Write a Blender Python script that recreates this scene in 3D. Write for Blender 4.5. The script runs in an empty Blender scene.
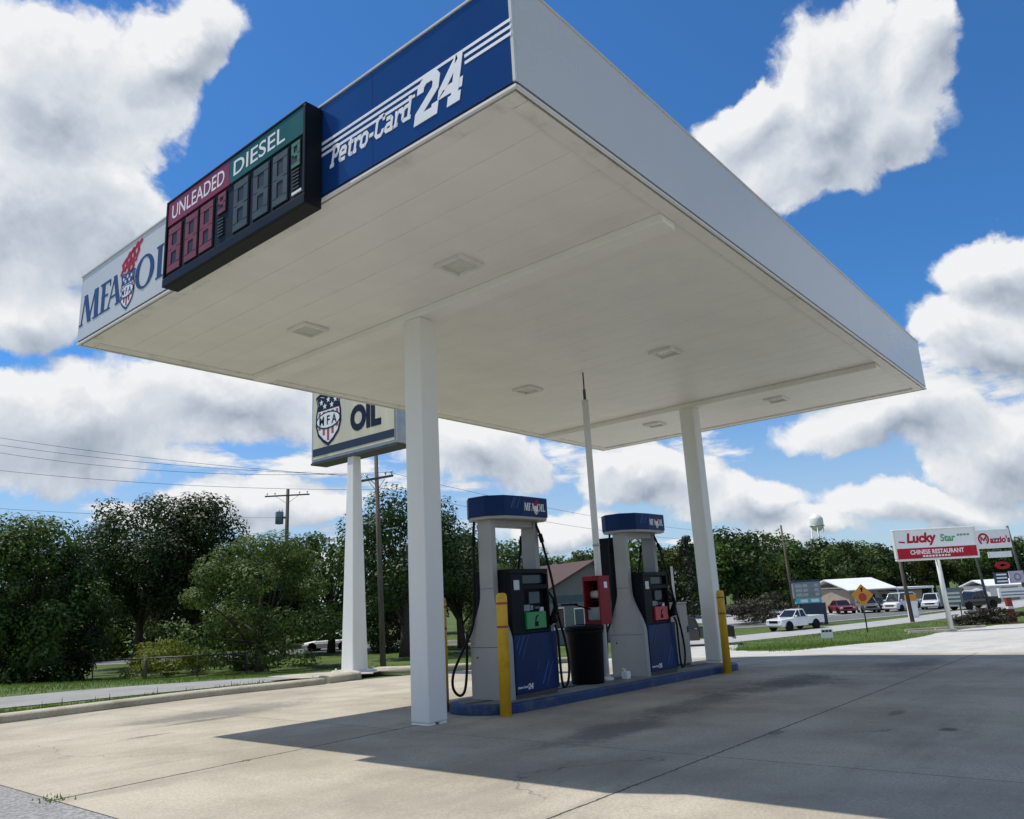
import bpy, bmesh, math, random
import numpy as np
from mathutils import Vector, Matrix, Euler
from mathutils.geometry import tessellate_polygon

SC = bpy.context.scene
COL = SC.collection
R = math.radians
rng = random.Random(7)
nrg = np.random.default_rng(11)

# ------------------------------------------------------------------ terrain height
CY, SY = math.cos(R(39.24)), math.sin(R(39.24))
def g(x, y):
    s = x*CY + y*SY
    t = min(1.0, max(0.0, (s-17.0)/33.0))
    d = -2.0*(0.5*t + 0.5*t*t*(3-2*t))
    xc = min(20.0, max(-12.0, x)); yc = min(20.0, max(-15.0, y))
    return .2813 - .0218*xc - .0076*yc + d

# ------------------------------------------------------------------ mesh helper
class MB:
    def __init__(s): s.v = []; s.f = []; s.m = []; s.sm = []
    def add(s, vs, fs, m=0, smooth=False, M=None):
        o = len(s.v)
        for p in vs:
            p = Vector(p)
            s.v.append(tuple(M @ p) if M is not None else tuple(p))
        for q in fs:
            s.f.append([o+i for i in q]); s.m.append(m); s.sm.append(smooth)
        return s
    def box(s, x0, x1, y0, y1, z0, z1, m=0, M=None):
        vs = [(x0,y0,z0),(x1,y0,z0),(x1,y1,z0),(x0,y1,z0),(x0,y0,z1),(x1,y0,z1),(x1,y1,z1),(x0,y1,z1)]
        return s.add(vs, [(3,2,1,0),(4,5,6,7),(0,1,5,4),(1,2,6,5),(2,3,7,6),(3,0,4,7)], m, False, M)
    def prism(s, poly, z0, z1, m=0, M=None, mside=None, smooth=False):
        """poly in local xy, counter-clockwise, extruded along local z"""
        a = sum(poly[i][0]*poly[(i+1) % len(poly)][1]-poly[(i+1) % len(poly)][0]*poly[i][1] for i in range(len(poly)))
        if a < 0: poly = poly[::-1]
        n = len(poly)
        vs = [(p[0],p[1],z0) for p in poly]+[(p[0],p[1],z1) for p in poly]
        tris = tessellate_polygon([[Vector((p[0],p[1],0)) for p in poly]])
        top = []; bot = []
        for t in tris:
            ar = (poly[t[1]][0]-poly[t[0]][0])*(poly[t[2]][1]-poly[t[0]][1])-(poly[t[2]][0]-poly[t[0]][0])*(poly[t[1]][1]-poly[t[0]][1])
            t = t if ar > 0 else (t[0],t[2],t[1])
            top.append([i+n for i in t]); bot.append([t[0],t[2],t[1]])
        if n == 4 or n == 3 or s._convex(poly):
            top = [[i+n for i in range(n)]]; bot = [list(range(n-1,-1,-1))]
        s.add(vs, top+bot, m, False, M)
        o = len(s.v)-2*n
        for i in range(n):
            j = (i+1) % n
            s.f.append([o+i,o+j,o+j+n,o+i+n]); s.m.append(m if mside is None else mside); s.sm.append(smooth)
        return s
    @staticmethod
    def _convex(poly):
        n = len(poly)
        for i in range(n):
            a, b, c = poly[i], poly[(i+1) % n], poly[(i+2) % n]
            if (b[0]-a[0])*(c[1]-b[1])-(b[1]-a[1])*(c[0]-b[0]) < -1e-9: return False
        return True
    def tube(s, pts, rad, n=10, m=0, cap=True, smooth=True):
        pts = [Vector(p) for p in pts]
        rad = rad if isinstance(rad, (list, tuple)) else [rad]*len(pts)
        o = len(s.v); up = None
        for i, p in enumerate(pts):
            d = (pts[min(i+1, len(pts)-1)]-pts[max(i-1, 0)]).normalized()
            if up is None:
                up = Vector((1,0,0)) if abs(d.x) < .8 else Vector((0,1,0))
            u = (up-d*up.dot(d)).normalized(); w = d.cross(u); up = u
            for k in range(n):
                a = 2*math.pi*k/n
                s.v.append(tuple(p+(u*math.cos(a)+w*math.sin(a))*rad[i]))
        for i in range(len(pts)-1):
            for k in range(n):
                k2 = (k+1) % n
                s.f.append([o+i*n+k, o+i*n+k2, o+(i+1)*n+k2, o+(i+1)*n+k]); s.m.append(m); s.sm.append(smooth)
        if cap:
            s.f.append([o+k for k in range(n-1,-1,-1)]); s.m.append(m); s.sm.append(False)
            s.f.append([o+(len(pts)-1)*n+k for k in range(n)]); s.m.append(m); s.sm.append(False)
        return s
    def lathe(s, prof, n=24, m=0, M=None):
        o = len(s.v)
        for (r, z) in prof:
            for k in range(n):
                a = 2*math.pi*k/n; p = Vector((r*math.cos(a), r*math.sin(a), z))
                s.v.append(tuple(M @ p) if M is not None else tuple(p))
        for i in range(len(prof)-1):
            for k in range(n):
                k2 = (k+1) % n
                s.f.append([o+i*n+k, o+i*n+k2, o+(i+1)*n+k2, o+(i+1)*n+k]); s.m.append(m); s.sm.append(True)
        s.f.append([o+k for k in range(n-1,-1,-1)]); s.m.append(m); s.sm.append(False)
        s.f.append([o+(len(prof)-1)*n+k for k in range(n)]); s.m.append(m); s.sm.append(False)
        return s
    def loft(s, rings, m=0, smooth=False, cap=True):
        o = len(s.v); n = len(rings[0])
        for r in rings: s.v += [tuple(p) for p in r]
        for i in range(len(rings)-1):
            for k in range(n):
                k2 = (k+1) % n
                s.f.append([o+i*n+k, o+i*n+k2, o+(i+1)*n+k2, o+(i+1)*n+k]); s.m.append(m); s.sm.append(smooth)
        if cap:
            s.f.append([o+k for k in range(n-1,-1,-1)]); s.m.append(m); s.sm.append(False)
            s.f.append([o+(len(rings)-1)*n+k for k in range(n)]); s.m.append(m); s.sm.append(False)
        return s
    def build(s, name, mats, parent=None, bevel=0, fix=True):
        me = bpy.data.meshes.new(name)
        me.from_pydata(s.v, [], s.f)
        for mt in (mats if isinstance(mats, (list, tuple)) else [mats]): me.materials.append(mt)
        me.polygons.foreach_set('material_index', s.m)
        me.polygons.foreach_set('use_smooth', s.sm)
        if fix:
            bm = bmesh.new(); bm.from_mesh(me); bmesh.ops.recalc_face_normals(bm, faces=bm.faces); bm.to_mesh(me); bm.free()
        me.update()
        o = bpy.data.objects.new(name, me); COL.objects.link(o)
        if parent: o.parent = parent
        if bevel:
            b = o.modifiers.new('edge', 'BEVEL'); b.width = bevel; b.segments = 2; b.limit_method = 'ANGLE'; b.angle_limit = R(40)
        return o

def thing(name, label, cat, loc=(0,0,0), rz=0, group=None, scale=None):
    o = bpy.data.objects.new(name, None); COL.objects.link(o)
    o.location = loc; o.rotation_euler = (0,0,rz); o.empty_display_size = .2
    if scale: o.scale = scale
    return tag(o, label, cat, group)
def tag(o, label, cat, group=None, kind=None):
    o['label'] = label; o['category'] = cat
    if group: o['group'] = group
    if kind: o['kind'] = kind
    return o
def struct(o, kind='structure', label=None, cat=None):
    o['kind'] = kind
    if label: o['label'] = label
    if cat: o['category'] = cat
    return o
def dup(root, loc, rz=0, label=None, scale=None, group=None):
    r = root.copy(); COL.objects.link(r); r.location = loc; r.rotation_euler = (0,0,rz)
    if label: r['label'] = label
    if group: r['group'] = group
    if scale: r.scale = scale
    for ch in list(root.children):
        c = ch.copy(); COL.objects.link(c); c.parent = r
        for gch in list(ch.children):
            d = gch.copy(); COL.objects.link(d); d.parent = c
    return r
def frame(o, r, u):
    """matrix: local x -> r, local y -> u, local z -> r x u, origin o"""
    r = Vector(r).normalized(); u = Vector(u).normalized(); n = r.cross(u)
    M = Matrix(((r.x,u.x,n.x,o[0]),(r.y,u.y,n.y,o[1]),(r.z,u.z,n.z,o[2]),(0,0,0,1)))
    return M
FRONT = lambda x, y, z: frame((x,y,z), (1,0,0), (0,0,1))     # faces -Y
LEFT = lambda x, y, z: frame((x,y,z), (0,-1,0), (0,0,1))     # faces -X

# ------------------------------------------------------------------ materials
def newmat(name):
    m = bpy.data.materials.new(name); m.use_nodes = True
    nt = m.node_tree; bs = nt.nodes['Principled BSDF']
    return m, nt, bs
def N(nt, t, **kw):
    n = nt.nodes.new(t)
    for k, v in kw.items():
        if k.startswith('i_'):
            key = k[2:]
            n.inputs[int(key) if key.isdigit() else key].default_value = v
        else: setattr(n, k, v)
    return n
def L(nt, a, b): nt.links.new(a, b)
def math_(nt, op, a, b=None, c=None, clamp=False):
    n = nt.nodes.new('ShaderNodeMath'); n.operation = op; n.use_clamp = clamp
    for i, x in enumerate((a, b, c)):
        if x is None: continue
        if isinstance(x, (int, float)): n.inputs[i].default_value = x
        else: L(nt, x, n.inputs[i])
    return n.outputs[0]
def mixc(nt, fac, a, b):
    n = nt.nodes.new('ShaderNodeMix'); n.data_type = 'RGBA'
    if isinstance(fac, (int, float)): n.inputs[0].default_value = fac
    else: L(nt, fac, n.inputs[0])
    for i, x in ((6, a), (7, b)):
        if isinstance(x, (tuple, list)): n.inputs[i].default_value = (*x[:3], 1)
        else: L(nt, x, n.inputs[i])
    return n.outputs[2]
def sstep(nt, v, a, b):
    n = nt.nodes.new('ShaderNodeMapRange'); n.interpolation_type = 'SMOOTHSTEP'
    L(nt, v, n.inputs[0]); n.inputs[1].default_value = a; n.inputs[2].default_value = b
    return n.outputs[0]
def pm(name, c, rough=.5, var=.12, scale=3., metal=0., bump=0., bscale=40., dirt=None, dscale=1.2, coat=0., streak=False, spec=.5):
    """plain paint / metal / plastic with slight tone changes, optional dirt patches and fine bump"""
    m, nt, bs = newmat(name)
    tc = N(nt, 'ShaderNodeTexCoord')
    vec = tc.outputs['Object']
    if streak:
        mp = N(nt, 'ShaderNodeMapping'); mp.inputs['Scale'].default_value = (1,1,.12); L(nt, vec, mp.inputs[0]); vec = mp.outputs[0]
    n1 = N(nt, 'ShaderNodeTexNoise', i_Scale=scale, i_Detail=6., i_Roughness=.6); L(nt, vec, n1.inputs['Vector'])
    a = tuple(min(1,x*(1+var)) for x in c); b = tuple(x*(1-var) for x in c)
    col = mixc(nt, sstep(nt, n1.outputs['Fac'], .3, .7), b, a)
    if dirt:
        n2 = N(nt, 'ShaderNodeTexNoise', i_Scale=dscale, i_Detail=8., i_Roughness=.65); L(nt, vec, n2.inputs['Vector'])
        f = math_(nt, 'MULTIPLY', sstep(nt, n2.outputs['Fac'], .5, .75), dirt[3] if len(dirt) > 3 else .5)
        col = mixc(nt, f, col, dirt[:3])
    L(nt, col, bs.inputs['Base Color'])
    L(nt, math_(nt, 'MULTIPLY_ADD', n1.outputs['Fac'], .25, max(0,rough-.12)), bs.inputs['Roughness'])
    bs.inputs['Metallic'].default_value = metal
    bs.inputs['Coat Weight'].default_value = coat
    bs.inputs['Specular IOR Level'].default_value = spec
    if bump:
        n3 = N(nt, 'ShaderNodeTexNoise', i_Scale=bscale, i_Detail=5.); L(nt, tc.outputs['Object'], n3.inputs['Vector'])
        bp = N(nt, 'ShaderNodeBump', i_Strength=bump, i_Distance=.02); L(nt, n3.outputs['Fac'], bp.inputs['Height']); L(nt, bp.outputs[0], bs.inputs['Normal'])
    return m

def leafmat(name, dark, light, trans=.25):
    m, nt, bs = newmat(name)
    ge = N(nt, 'ShaderNodeNewGeometry'); oi = N(nt, 'ShaderNodeObjectInfo')
    col = mixc(nt, ge.outputs['Random Per Island'], dark, light)
    hs = N(nt, 'ShaderNodeHueSaturation'); L(nt, col, hs.inputs['Color'])
    L(nt, math_(nt, 'MULTIPLY_ADD', oi.outputs['Random'], .04, .48), hs.inputs['Hue'])
    L(nt, math_(nt, 'MULTIPLY_ADD', oi.outputs['Random'], .5, .75), hs.inputs['Value'])
    col = hs.outputs[0]
    L(nt, col, bs.inputs['Base Color']); bs.inputs['Roughness'].default_value = .55; bs.inputs['Specular IOR Level'].default_value = .25
    tr = N(nt, 'ShaderNodeBsdfTranslucent'); L(nt, mixc(nt, .5, col, (light[0]*1.3, light[1]*1.4, light[2]*.7)), tr.inputs['Color'])
    mx = N(nt, 'ShaderNodeMixShader', i_0=trans); L(nt, bs.outputs[0], mx.inputs[1]); L(nt, tr.outputs[0], mx.inputs[2])
    L(nt, mx.outputs[0], nt.nodes['Material Output'].inputs['Surface'])
    return m

def groundmat(name, c1, c2, scale, bump=.3, bscale=60., rough=.9, spots=None, lines=(), stains=None, grit=0., cracks=0.):
    m, nt, bs = newmat(name)
    tc = N(nt, 'ShaderNodeTexCoord'); vec = tc.outputs['Object']
    n1 = N(nt, 'ShaderNodeTexNoise', i_Scale=scale, i_Detail=9., i_Roughness=.62); L(nt, vec, n1.inputs['Vector'])
    col = mixc(nt, sstep(nt, n1.outputs['Fac'], .32, .68), c1, c2)
    nf = N(nt, 'ShaderNodeTexNoise', i_Scale=bscale, i_Detail=4., i_Roughness=.7); L(nt, vec, nf.inputs['Vector'])
    if grit:
        col = mixc(nt, math_(nt, 'MULTIPLY', sstep(nt, nf.outputs['Fac'], .62, .38), grit), col, tuple(x*.45 for x in c1))
    sep = N(nt, 'ShaderNodeSeparateXYZ'); L(nt, vec, sep.inputs[0])
    if stains:
        for (scx, scy, sc_, lo, hi, c, amt) in stains:
            mp = N(nt, 'ShaderNodeMapping'); mp.inputs['Scale'].default_value = (scx, scy, 1); L(nt, vec, mp.inputs[0])
            n2 = N(nt, 'ShaderNodeTexNoise', i_Scale=sc_, i_Detail=8., i_Roughness=.6); L(nt, mp.outputs[0], n2.inputs['Vector'])
            col = mixc(nt, math_(nt, 'MULTIPLY', sstep(nt, n2.outputs['Fac'], lo, hi), amt), col, c)
    wob = N(nt, 'ShaderNodeTexNoise', i_Scale=14., i_Detail=5.); L(nt, vec, wob.inputs['Vector'])
    if spots:
        # oil drips: soft round stains with their own ragged shape
        for (px, py, rx, ry, c, amt) in spots:
            dx = math_(nt, 'MULTIPLY', math_(nt, 'SUBTRACT', sep.outputs[0], px), 1/rx); dy = math_(nt, 'MULTIPLY', math_(nt, 'SUBTRACT', sep.outputs[1], py), 1/ry)
            d = math_(nt, 'SQRT', math_(nt, 'ADD', math_(nt, 'MULTIPLY', dx, dx), math_(nt, 'MULTIPLY', dy, dy)))
            d = math_(nt, 'ADD', d, math_(nt, 'MULTIPLY', math_(nt, 'SUBTRACT', n1.outputs['Fac'], .5), 1.9))
            d = math_(nt, 'ADD', d, math_(nt, 'MULTIPLY', math_(nt, 'SUBTRACT', wob.outputs['Fac'], .5), .9))
            col = mixc(nt, math_(nt, 'MULTIPLY', sstep(nt, d, 1.0, .35), amt), col, c)
    if cracks:
        wv = N(nt, 'ShaderNodeTexNoise', i_Scale=1.1, i_Detail=6.); L(nt, vec, wv.inputs['Vector'])
        va = N(nt, 'ShaderNodeVectorMath', operation='MULTIPLY_ADD'); L(nt, wv.outputs['Color'], va.inputs[0]); va.inputs[1].default_value = (1.1,1.1,0); L(nt, vec, va.inputs[2])
        vr = N(nt, 'ShaderNodeTexVoronoi', feature='DISTANCE_TO_EDGE', i_Scale=.2); L(nt, va.outputs[0], vr.inputs['Vector'])
        mk = N(nt, 'ShaderNodeTexNoise', i_Scale=.45, i_Detail=3.); L(nt, vec, mk.inputs['Vector'])
        f = math_(nt, 'MULTIPLY', sstep(nt, vr.outputs['Distance'], .0022, .0006), sstep(nt, mk.outputs['Fac'], .5, .58))
        col = mixc(nt, math_(nt, 'MULTIPLY', f, cracks), col, (.05,.045,.038))
    hgt = nf.outputs['Fac']
    for (nx_, ny_, off, lo, hi, w, amt) in lines:
        # saw-cut joint: |n.p - off| < w along the stretch lo..hi
        d = math_(nt, 'ADD', math_(nt, 'MULTIPLY', sep.outputs[0], nx_), math_(nt, 'MULTIPLY', sep.outputs[1], ny_))
        d = math_(nt, 'SUBTRACT', d, off)
        d = math_(nt, 'ABSOLUTE', math_(nt, 'ADD', d, math_(nt, 'MULTIPLY', math_(nt, 'SUBTRACT', wob.outputs['Fac'], .5), w*2.2)))
        along = math_(nt, 'SUBTRACT', math_(nt, 'MULTIPLY', sep.outputs[1], nx_), math_(nt, 'MULTIPLY', sep.outputs[0], ny_))
        inside = math_(nt, 'MULTIPLY', math_(nt, 'GREATER_THAN', along, lo), math_(nt, 'LESS_THAN', along, hi))
        f = math_(nt, 'MULTIPLY', math_(nt, 'MULTIPLY', sstep(nt, d, w, w*.3), inside), math_(nt, 'MULTIPLY_ADD', n1.outputs['Fac'], .8, amt-.4), clamp=True)
        col = mixc(nt, f, col, (.035,.032,.028))
    L(nt, col, bs.inputs['Base Color']); bs.inputs['Roughness'].default_value = rough; bs.inputs['Specular IOR Level'].default_value = .3
    bp = N(nt, 'ShaderNodeBump', i_Strength=bump, i_Distance=.012); L(nt, hgt, bp.inputs['Height']); L(nt, bp.outputs[0], bs.inputs['Normal'])
    return m

M = {}
M['white'] = pm('white painted steel', (.78,.775,.74), .4, .04, 2., dirt=(.45,.43,.38,.25), dscale=.9, streak=True)
M['deck'] = pm('white deck pans', (.83,.82,.785), .45, .03, 1.5, dirt=(.55,.53,.47,.12), dscale=.6)
M['beam'] = pm('white beam paint', (.86,.85,.82), .45, .03, 1.5)
M['flange'] = pm('white flange with rust', (.80,.79,.75), .45, .04, 1.5, dirt=(.30,.20,.11,.4), dscale=3.4)
M['fascia'] = pm('white fascia sheet', (.68,.67,.63), .3, .02, .7, dirt=(.55,.55,.52,.06), dscale=.6)
M['blue_fascia'] = pm('blue fascia sheet', (.010,.048,.19), .13, .12, .5, spec=.6)
M['logo_navy'] = pm('navy lettering', (.02,.045,.14), .4)
M['logo_red'] = pm('red lettering', (.46,.016,.035), .5, spec=.2)
M['letter_white'] = pm('white lettering', (.85,.86,.87), .45, .02)
M['black'] = pm('black plastic', (.005,.005,.006), .55, .2, spec=.12)
M['rubber'] = pm('black rubber hose', (.007,.007,.007), .55, .2, spec=.2)
M['sign_case'] = pm('dark sign cabinet', (.008,.011,.014), .5, .2, spec=.2)
M['hdr_red'] = pm('red sign film', (.27,.022,.035), .35, .1)
M['hdr_green'] = pm('green sign film', (.012,.10,.06), .35, .1)
M['dig_red'] = pm('red digit segment', (.21,.034,.042), .5, .12, 9.)
M['dig_grey'] = pm('grey digit segment', (.045,.062,.06), .5, .12, 9.)
M['dig_back'] = pm('dark digit ground', (.016,.014,.016), .5, .2)
M['dig_green'] = pm('green digit segment', (.05,.17,.10), .5, .12, 9.)
M['lens'] = pm('lamp lens', (.62,.62,.57), .25, .05)
M['groove'] = pm('dark joint', (.03,.028,.025), .8)
M['yellow'] = pm('yellow plastic sleeve', (.68,.40,.012), .45, .08, 5., dirt=(.20,.13,.04,.55), dscale=6.)
M['tape'] = pm('brown reflective band', (.28,.06,.02), .4)
M['kerb_blue'] = pm('blue painted kerb', (.003,.032,.125), .5, .25, 3., bump=.25, dirt=(.13,.13,.125,.75), dscale=3.5)
M['pump_grey'] = pm('light grey pump cladding', (.37,.365,.35), .5, .05, 2., dirt=(.2,.2,.19,.25), spec=.3)
M['pump_dark'] = pm('dark pump head', (.005,.008,.012), .5, .2, spec=.12)
M['pump_blue'] = pm('blue pump panel', (.005,.025,.10), .4, .2, 2., spec=.15)
M['pale_blue'] = pm('pale blue graphic', (.03,.085,.24), .4, spec=.2)
M['screen'] = pm('grey display glass', (.05,.07,.085), .15, .1, spec=.3)
M['pump_green'] = pm('green pump card', (.012,.26,.075), .4, .08)
M['pump_red'] = pm('red pump card', (.50,.02,.035), .4, .08)
M['red_box'] = pm('red plastic box', (.24,.008,.012), .5, .1, spec=.25)
M['paper'] = pm('paper towel', (.6,.6,.56), .9)
M['steel'] = pm('galvanised steel', (.42,.43,.44), .4, .12, 6., metal=.6)
M['cabinet'] = pm('beige steel cabinet', (.42,.40,.35), .5, .08, 3., dirt=(.2,.17,.13,.4))
M['wood'] = pm('weathered pole wood', (.12,.095,.075), .9, .35, 6., bump=.5, streak=True)
M['bark'] = pm('tree bark', (.06,.045,.033), .95, .35, 8., bump=.8, bscale=20.)
M['dark_steel'] = pm('dark steel', (.05,.05,.055), .5, .2)
M['cream'] = pm('cream sign face', (.66,.61,.45), .4, .1, 2., dirt=(.30,.26,.17,.6), dscale=1.8, streak=True)
M['pylon'] = pm('white painted pylon', (.82,.82,.80), .45, .05, 2., dirt=(.4,.33,.25,.4), dscale=1.5, streak=True)
M['star_navy'] = pm('shield navy', (.012,.018,.04), .5, spec=.2)
M['shield_red'] = pm('shield red', (.40,.10,.09), .45)
M['sign_navy'] = pm('navy sign band', (.015,.025,.05), .45)
M['house_wall'] = pm('grey siding', (.15,.165,.16), .7, .06, 1.)
M['house_band'] = pm('teal grey trim', (.05,.085,.11), .6)
M['roof_brown'] = pm('brown shingles', (.085,.052,.045), .9, .25, 5., bump=.4)
M['roof_white'] = pm('white metal roof', (.78,.79,.80), .4, .04, 1.)
M['tan_wall'] = pm('tan wall', (.34,.29,.23), .8, .1, 1.)
M['glass_dark'] = pm('dark glass', (.012,.014,.016), .06, .2)
M['tyre'] = pm('tyre rubber', (.014,.014,.014), .8, .2)
M['rim'] = pm('alloy rim', (.45,.46,.47), .35, .1, 5., metal=.7)
def paint(name, c): return pm(name, c, .25, .04, 2., coat=.6)
M['car_white'] = paint('white car paint', (.80,.80,.80)); M['car_red'] = paint('red car paint', (.17,.012,.016)); M['car_navy'] = paint('dark blue car paint', (.015,.022,.045))
M['car_silver'] = paint('silver car paint', (.42,.43,.44)); M['car_black'] = paint('black car paint', (.01,.01,.011)); M['car_grey'] = paint('grey car paint', (.12,.125,.13))
M['lampglass'] = pm('headlamp glass', (.6,.6,.58), .1, .05)
M['taillight'] = pm('red lamp glass', (.35,.01,.01), .15, .05)
M['diamond'] = pm('orange yellow sign sheet', (.72,.30,.015), .4, .06)
M['stop_red'] = pm('red sign film', (.50,.03,.02), .4)
M['cyan'] = pm('cyan sign film', (.10,.50,.62), .4)
M['board_grey'] = pm('grey letter board', (.20,.25,.27), .5, .2, 6.)
M['board_blue'] = pm('dark blue sign base', (.02,.04,.085), .5)
M['purple'] = pm('lilac panel', (.52,.45,.60), .5)
M['sign_green'] = pm('green lettering', (.12,.36,.12), .5)
M['dull_red'] = pm('weathered red post', (.30,.045,.03), .7, .2)
M['concrete_kerb'] = groundmat('kerb concrete', (.42,.375,.285), (.55,.505,.40), 2.5, .5, 45., grit=.35, stains=[(1,1,1.3,.52,.72,(.16,.14,.11),.6)])
M['island_top'] = groundmat('island concrete', (.20,.195,.18), (.29,.28,.26), 2.5, .4, 50., grit=.3)
M['concrete'] = groundmat('forecourt concrete', (.375,.327,.247), (.565,.51,.40), .55, .45, 55., grit=.35, cracks=.45,
    spots=[(6.2,10.2,2.0,.55,(.13,.125,.12),.6),(7.7,1.66,.15,.11,(.05,.05,.05),.7),(6.4,4.3,1.1,.4,(.09,.088,.085),.6),(8.9,4.6,1.5,.5,(.09,.088,.085),.6),(11.5,4.4,2.3,.7,(.07,.068,.065),.7),(7.0,2.9,.18,.07,(.08,.08,.08),.5),
           (14.8,3.6,1.6,.7,(.09,.085,.08),.6),(5.2,9.6,.7,.12,(.08,.08,.08),.6),(8.6,2.3,.22,.07,(.09,.09,.09),.5),(12.5,1.3,1.8,.25,(.10,.10,.10),.5),(9.3,1.0,.2,.07,(.05,.05,.05),.7),(4.3,8.9,.5,.08,(.10,.09,.08),.7)],
    stains=[(.35,1.,.9,.5,.74,(.23,.20,.16),.6),(1,1,3.5,.58,.78,(.19,.17,.14),.45),(1,.6,.32,.5,.7,(.28,.25,.20),.55),(.12,1.2,1.6,.56,.75,(.19,.17,.145),.4)],
    lines=[(-.0132,.99991,2.85,-25,-2.5,.013,.95),(-.075,.9972,6.05,-6.85,-2.25,.018,1.1),(-.05,.9987,6.2,-25,-13.7,.016,.9),(1,0,5.75,-14,12.2,.012,.55),(1,0,11.9,-14,6.0,.010,.6),(0,1,9.6,-30,-2.4,.010,.35),(1,0,17.7,-14,12,.012,.6),(0.03,1,-1.2,-30,-2.4,.012,.7)])
M['gravel_white'] = groundmat('white gravel', (.48,.465,.42), (.64,.62,.57), 1.6, .6, 25., grit=.4, stains=[(1,1,.35,.5,.7,(.40,.37,.31),.5)])
M['asphalt_old'] = groundmat('old grey asphalt', (.33,.325,.31), (.43,.42,.40), 3., 1., 38., grit=.75)
M['asphalt'] = groundmat('road asphalt', (.13,.13,.13), (.18,.18,.178), .8, .4, 40., grit=.3)
M['walk'] = groundmat('pale street surface', (.28,.273,.25), (.35,.343,.32), 1.2, .4, 40., grit=.3)
M['frontage'] = groundmat('pale road concrete', (.36,.355,.34), (.44,.435,.42), .8, .3, 30., grit=.25)
M['line_white'] = pm('road paint', (.72,.72,.70), .7, .1, 3.)
M['grass_ground'] = groundmat('lawn', (.055,.095,.016), (.12,.17,.03), .5, .9, 30., grit=.6, stains=[(1,1,.22,.52,.7,(.17,.165,.06),.5)])
M['grass_blade'] = leafmat('grass blades', (.07,.13,.018), (.17,.23,.045), .35)
LF = [leafmat('dark leaves', (.014,.028,.007), (.050,.084,.017), .22), leafmat('mid green leaves', (.030,.054,.010), (.098,.150,.028), .28),
      leafmat('olive leaves', (.042,.066,.014), (.128,.175,.042), .3), leafmat('bright leaves', (.09,.13,.014), (.24,.28,.045), .35), leafmat('reddish leaves', (.03,.028,.018), (.07,.062,.042), .2),
      leafmat('conifer needles', (.010,.022,.010), (.026,.048,.02), .1)]

# ------------------------------------------------------------------ lettering
_tc = {}
def text_geo(s, bold=0.0):
    k = (s, bold)
    if k in _tc: return _tc[k]
    cu = bpy.data.curves.new('lettering', 'FONT'); cu.body = s; cu.size = 1; cu.extrude = 0; cu.offset = bold
    cu.resolution_u = 4
    o = bpy.data.objects.new('lettering', cu); COL.objects.link(o)
    dg = bpy.context.evaluated_depsgraph_get()
    me = bpy.data.meshes.new_from_object(o.evaluated_get(dg))
    vs = [v.co.copy() for v in me.vertices]; fs = [list(p.vertices) for p in me.polygons]
    bpy.data.objects.remove(o); bpy.data.curves.remove(cu); bpy.data.meshes.remove(me)
    xs = [v.x for v in vs]; ys = [v.y for v in vs]
    _tc[k] = (vs, fs, min(xs), max(xs), min(ys), max(ys)); return _tc[k]
def text(mb, s, M_, w, h, m=0, z=.004, shear=0., bold=0.0, cx=0., cy=0.):
    """flat lettering fitted into a w x h box centred on (cx, cy) in frame M_"""
    vs, fs, x0, x1, y0, y1 = text_geo(s, bold)
    sx, sy = w/(x1-x0), h/(y1-y0)
    pts = []
    for v in vs:
        x = (v.x-x0)*sx-w/2; y = (v.y-y0)*sy-h/2
        pts.append((cx+x+shear*y, cy+y, z))
    mb.add(pts, fs, m, False, M_)
def flat(mb, poly, M_, z=.004, m=0, t=.003): mb.prism(poly, z-t, z, m, M_)
def stroke(pts, t, closed=False):
    """mitred outline of a polyline, thickness t -> list of quads"""
    P = [Vector((p[0],p[1])) for p in pts]; n = len(P); Lp = []; Rp = []
    for i in range(n):
        a = P[i-1] if (i > 0 or closed) else None; b = P[(i+1) % n] if (i < n-1 or closed) else None
        d1 = (P[i]-a).normalized() if a is not None else None; d2 = (b-P[i]).normalized() if b is not None else None
        if d1 is None: d1 = d2
        if d2 is None: d2 = d1
        n1 = Vector((-d1.y,d1.x)); n2 = Vector((-d2.y,d2.x)); q = n1+n2
        q = q/max(.35, q.dot(n1)) if q.length > 1e-6 else n1
        Lp.append(P[i]+q*t/2); Rp.append(P[i]-q*t/2)
    out = []
    for i in range(n if closed else n-1):
        j = (i+1) % n
        out.append([tuple(Rp[i]),tuple(Rp[j]),tuple(Lp[j]),tuple(Lp[i])])
    return out
RING = lambda w, h, c: [(c,0),(w-c,0),(w,c),(w,h-c),(w-c,h),(c,h),(0,h-c),(0,c)]
T_ = .23
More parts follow.
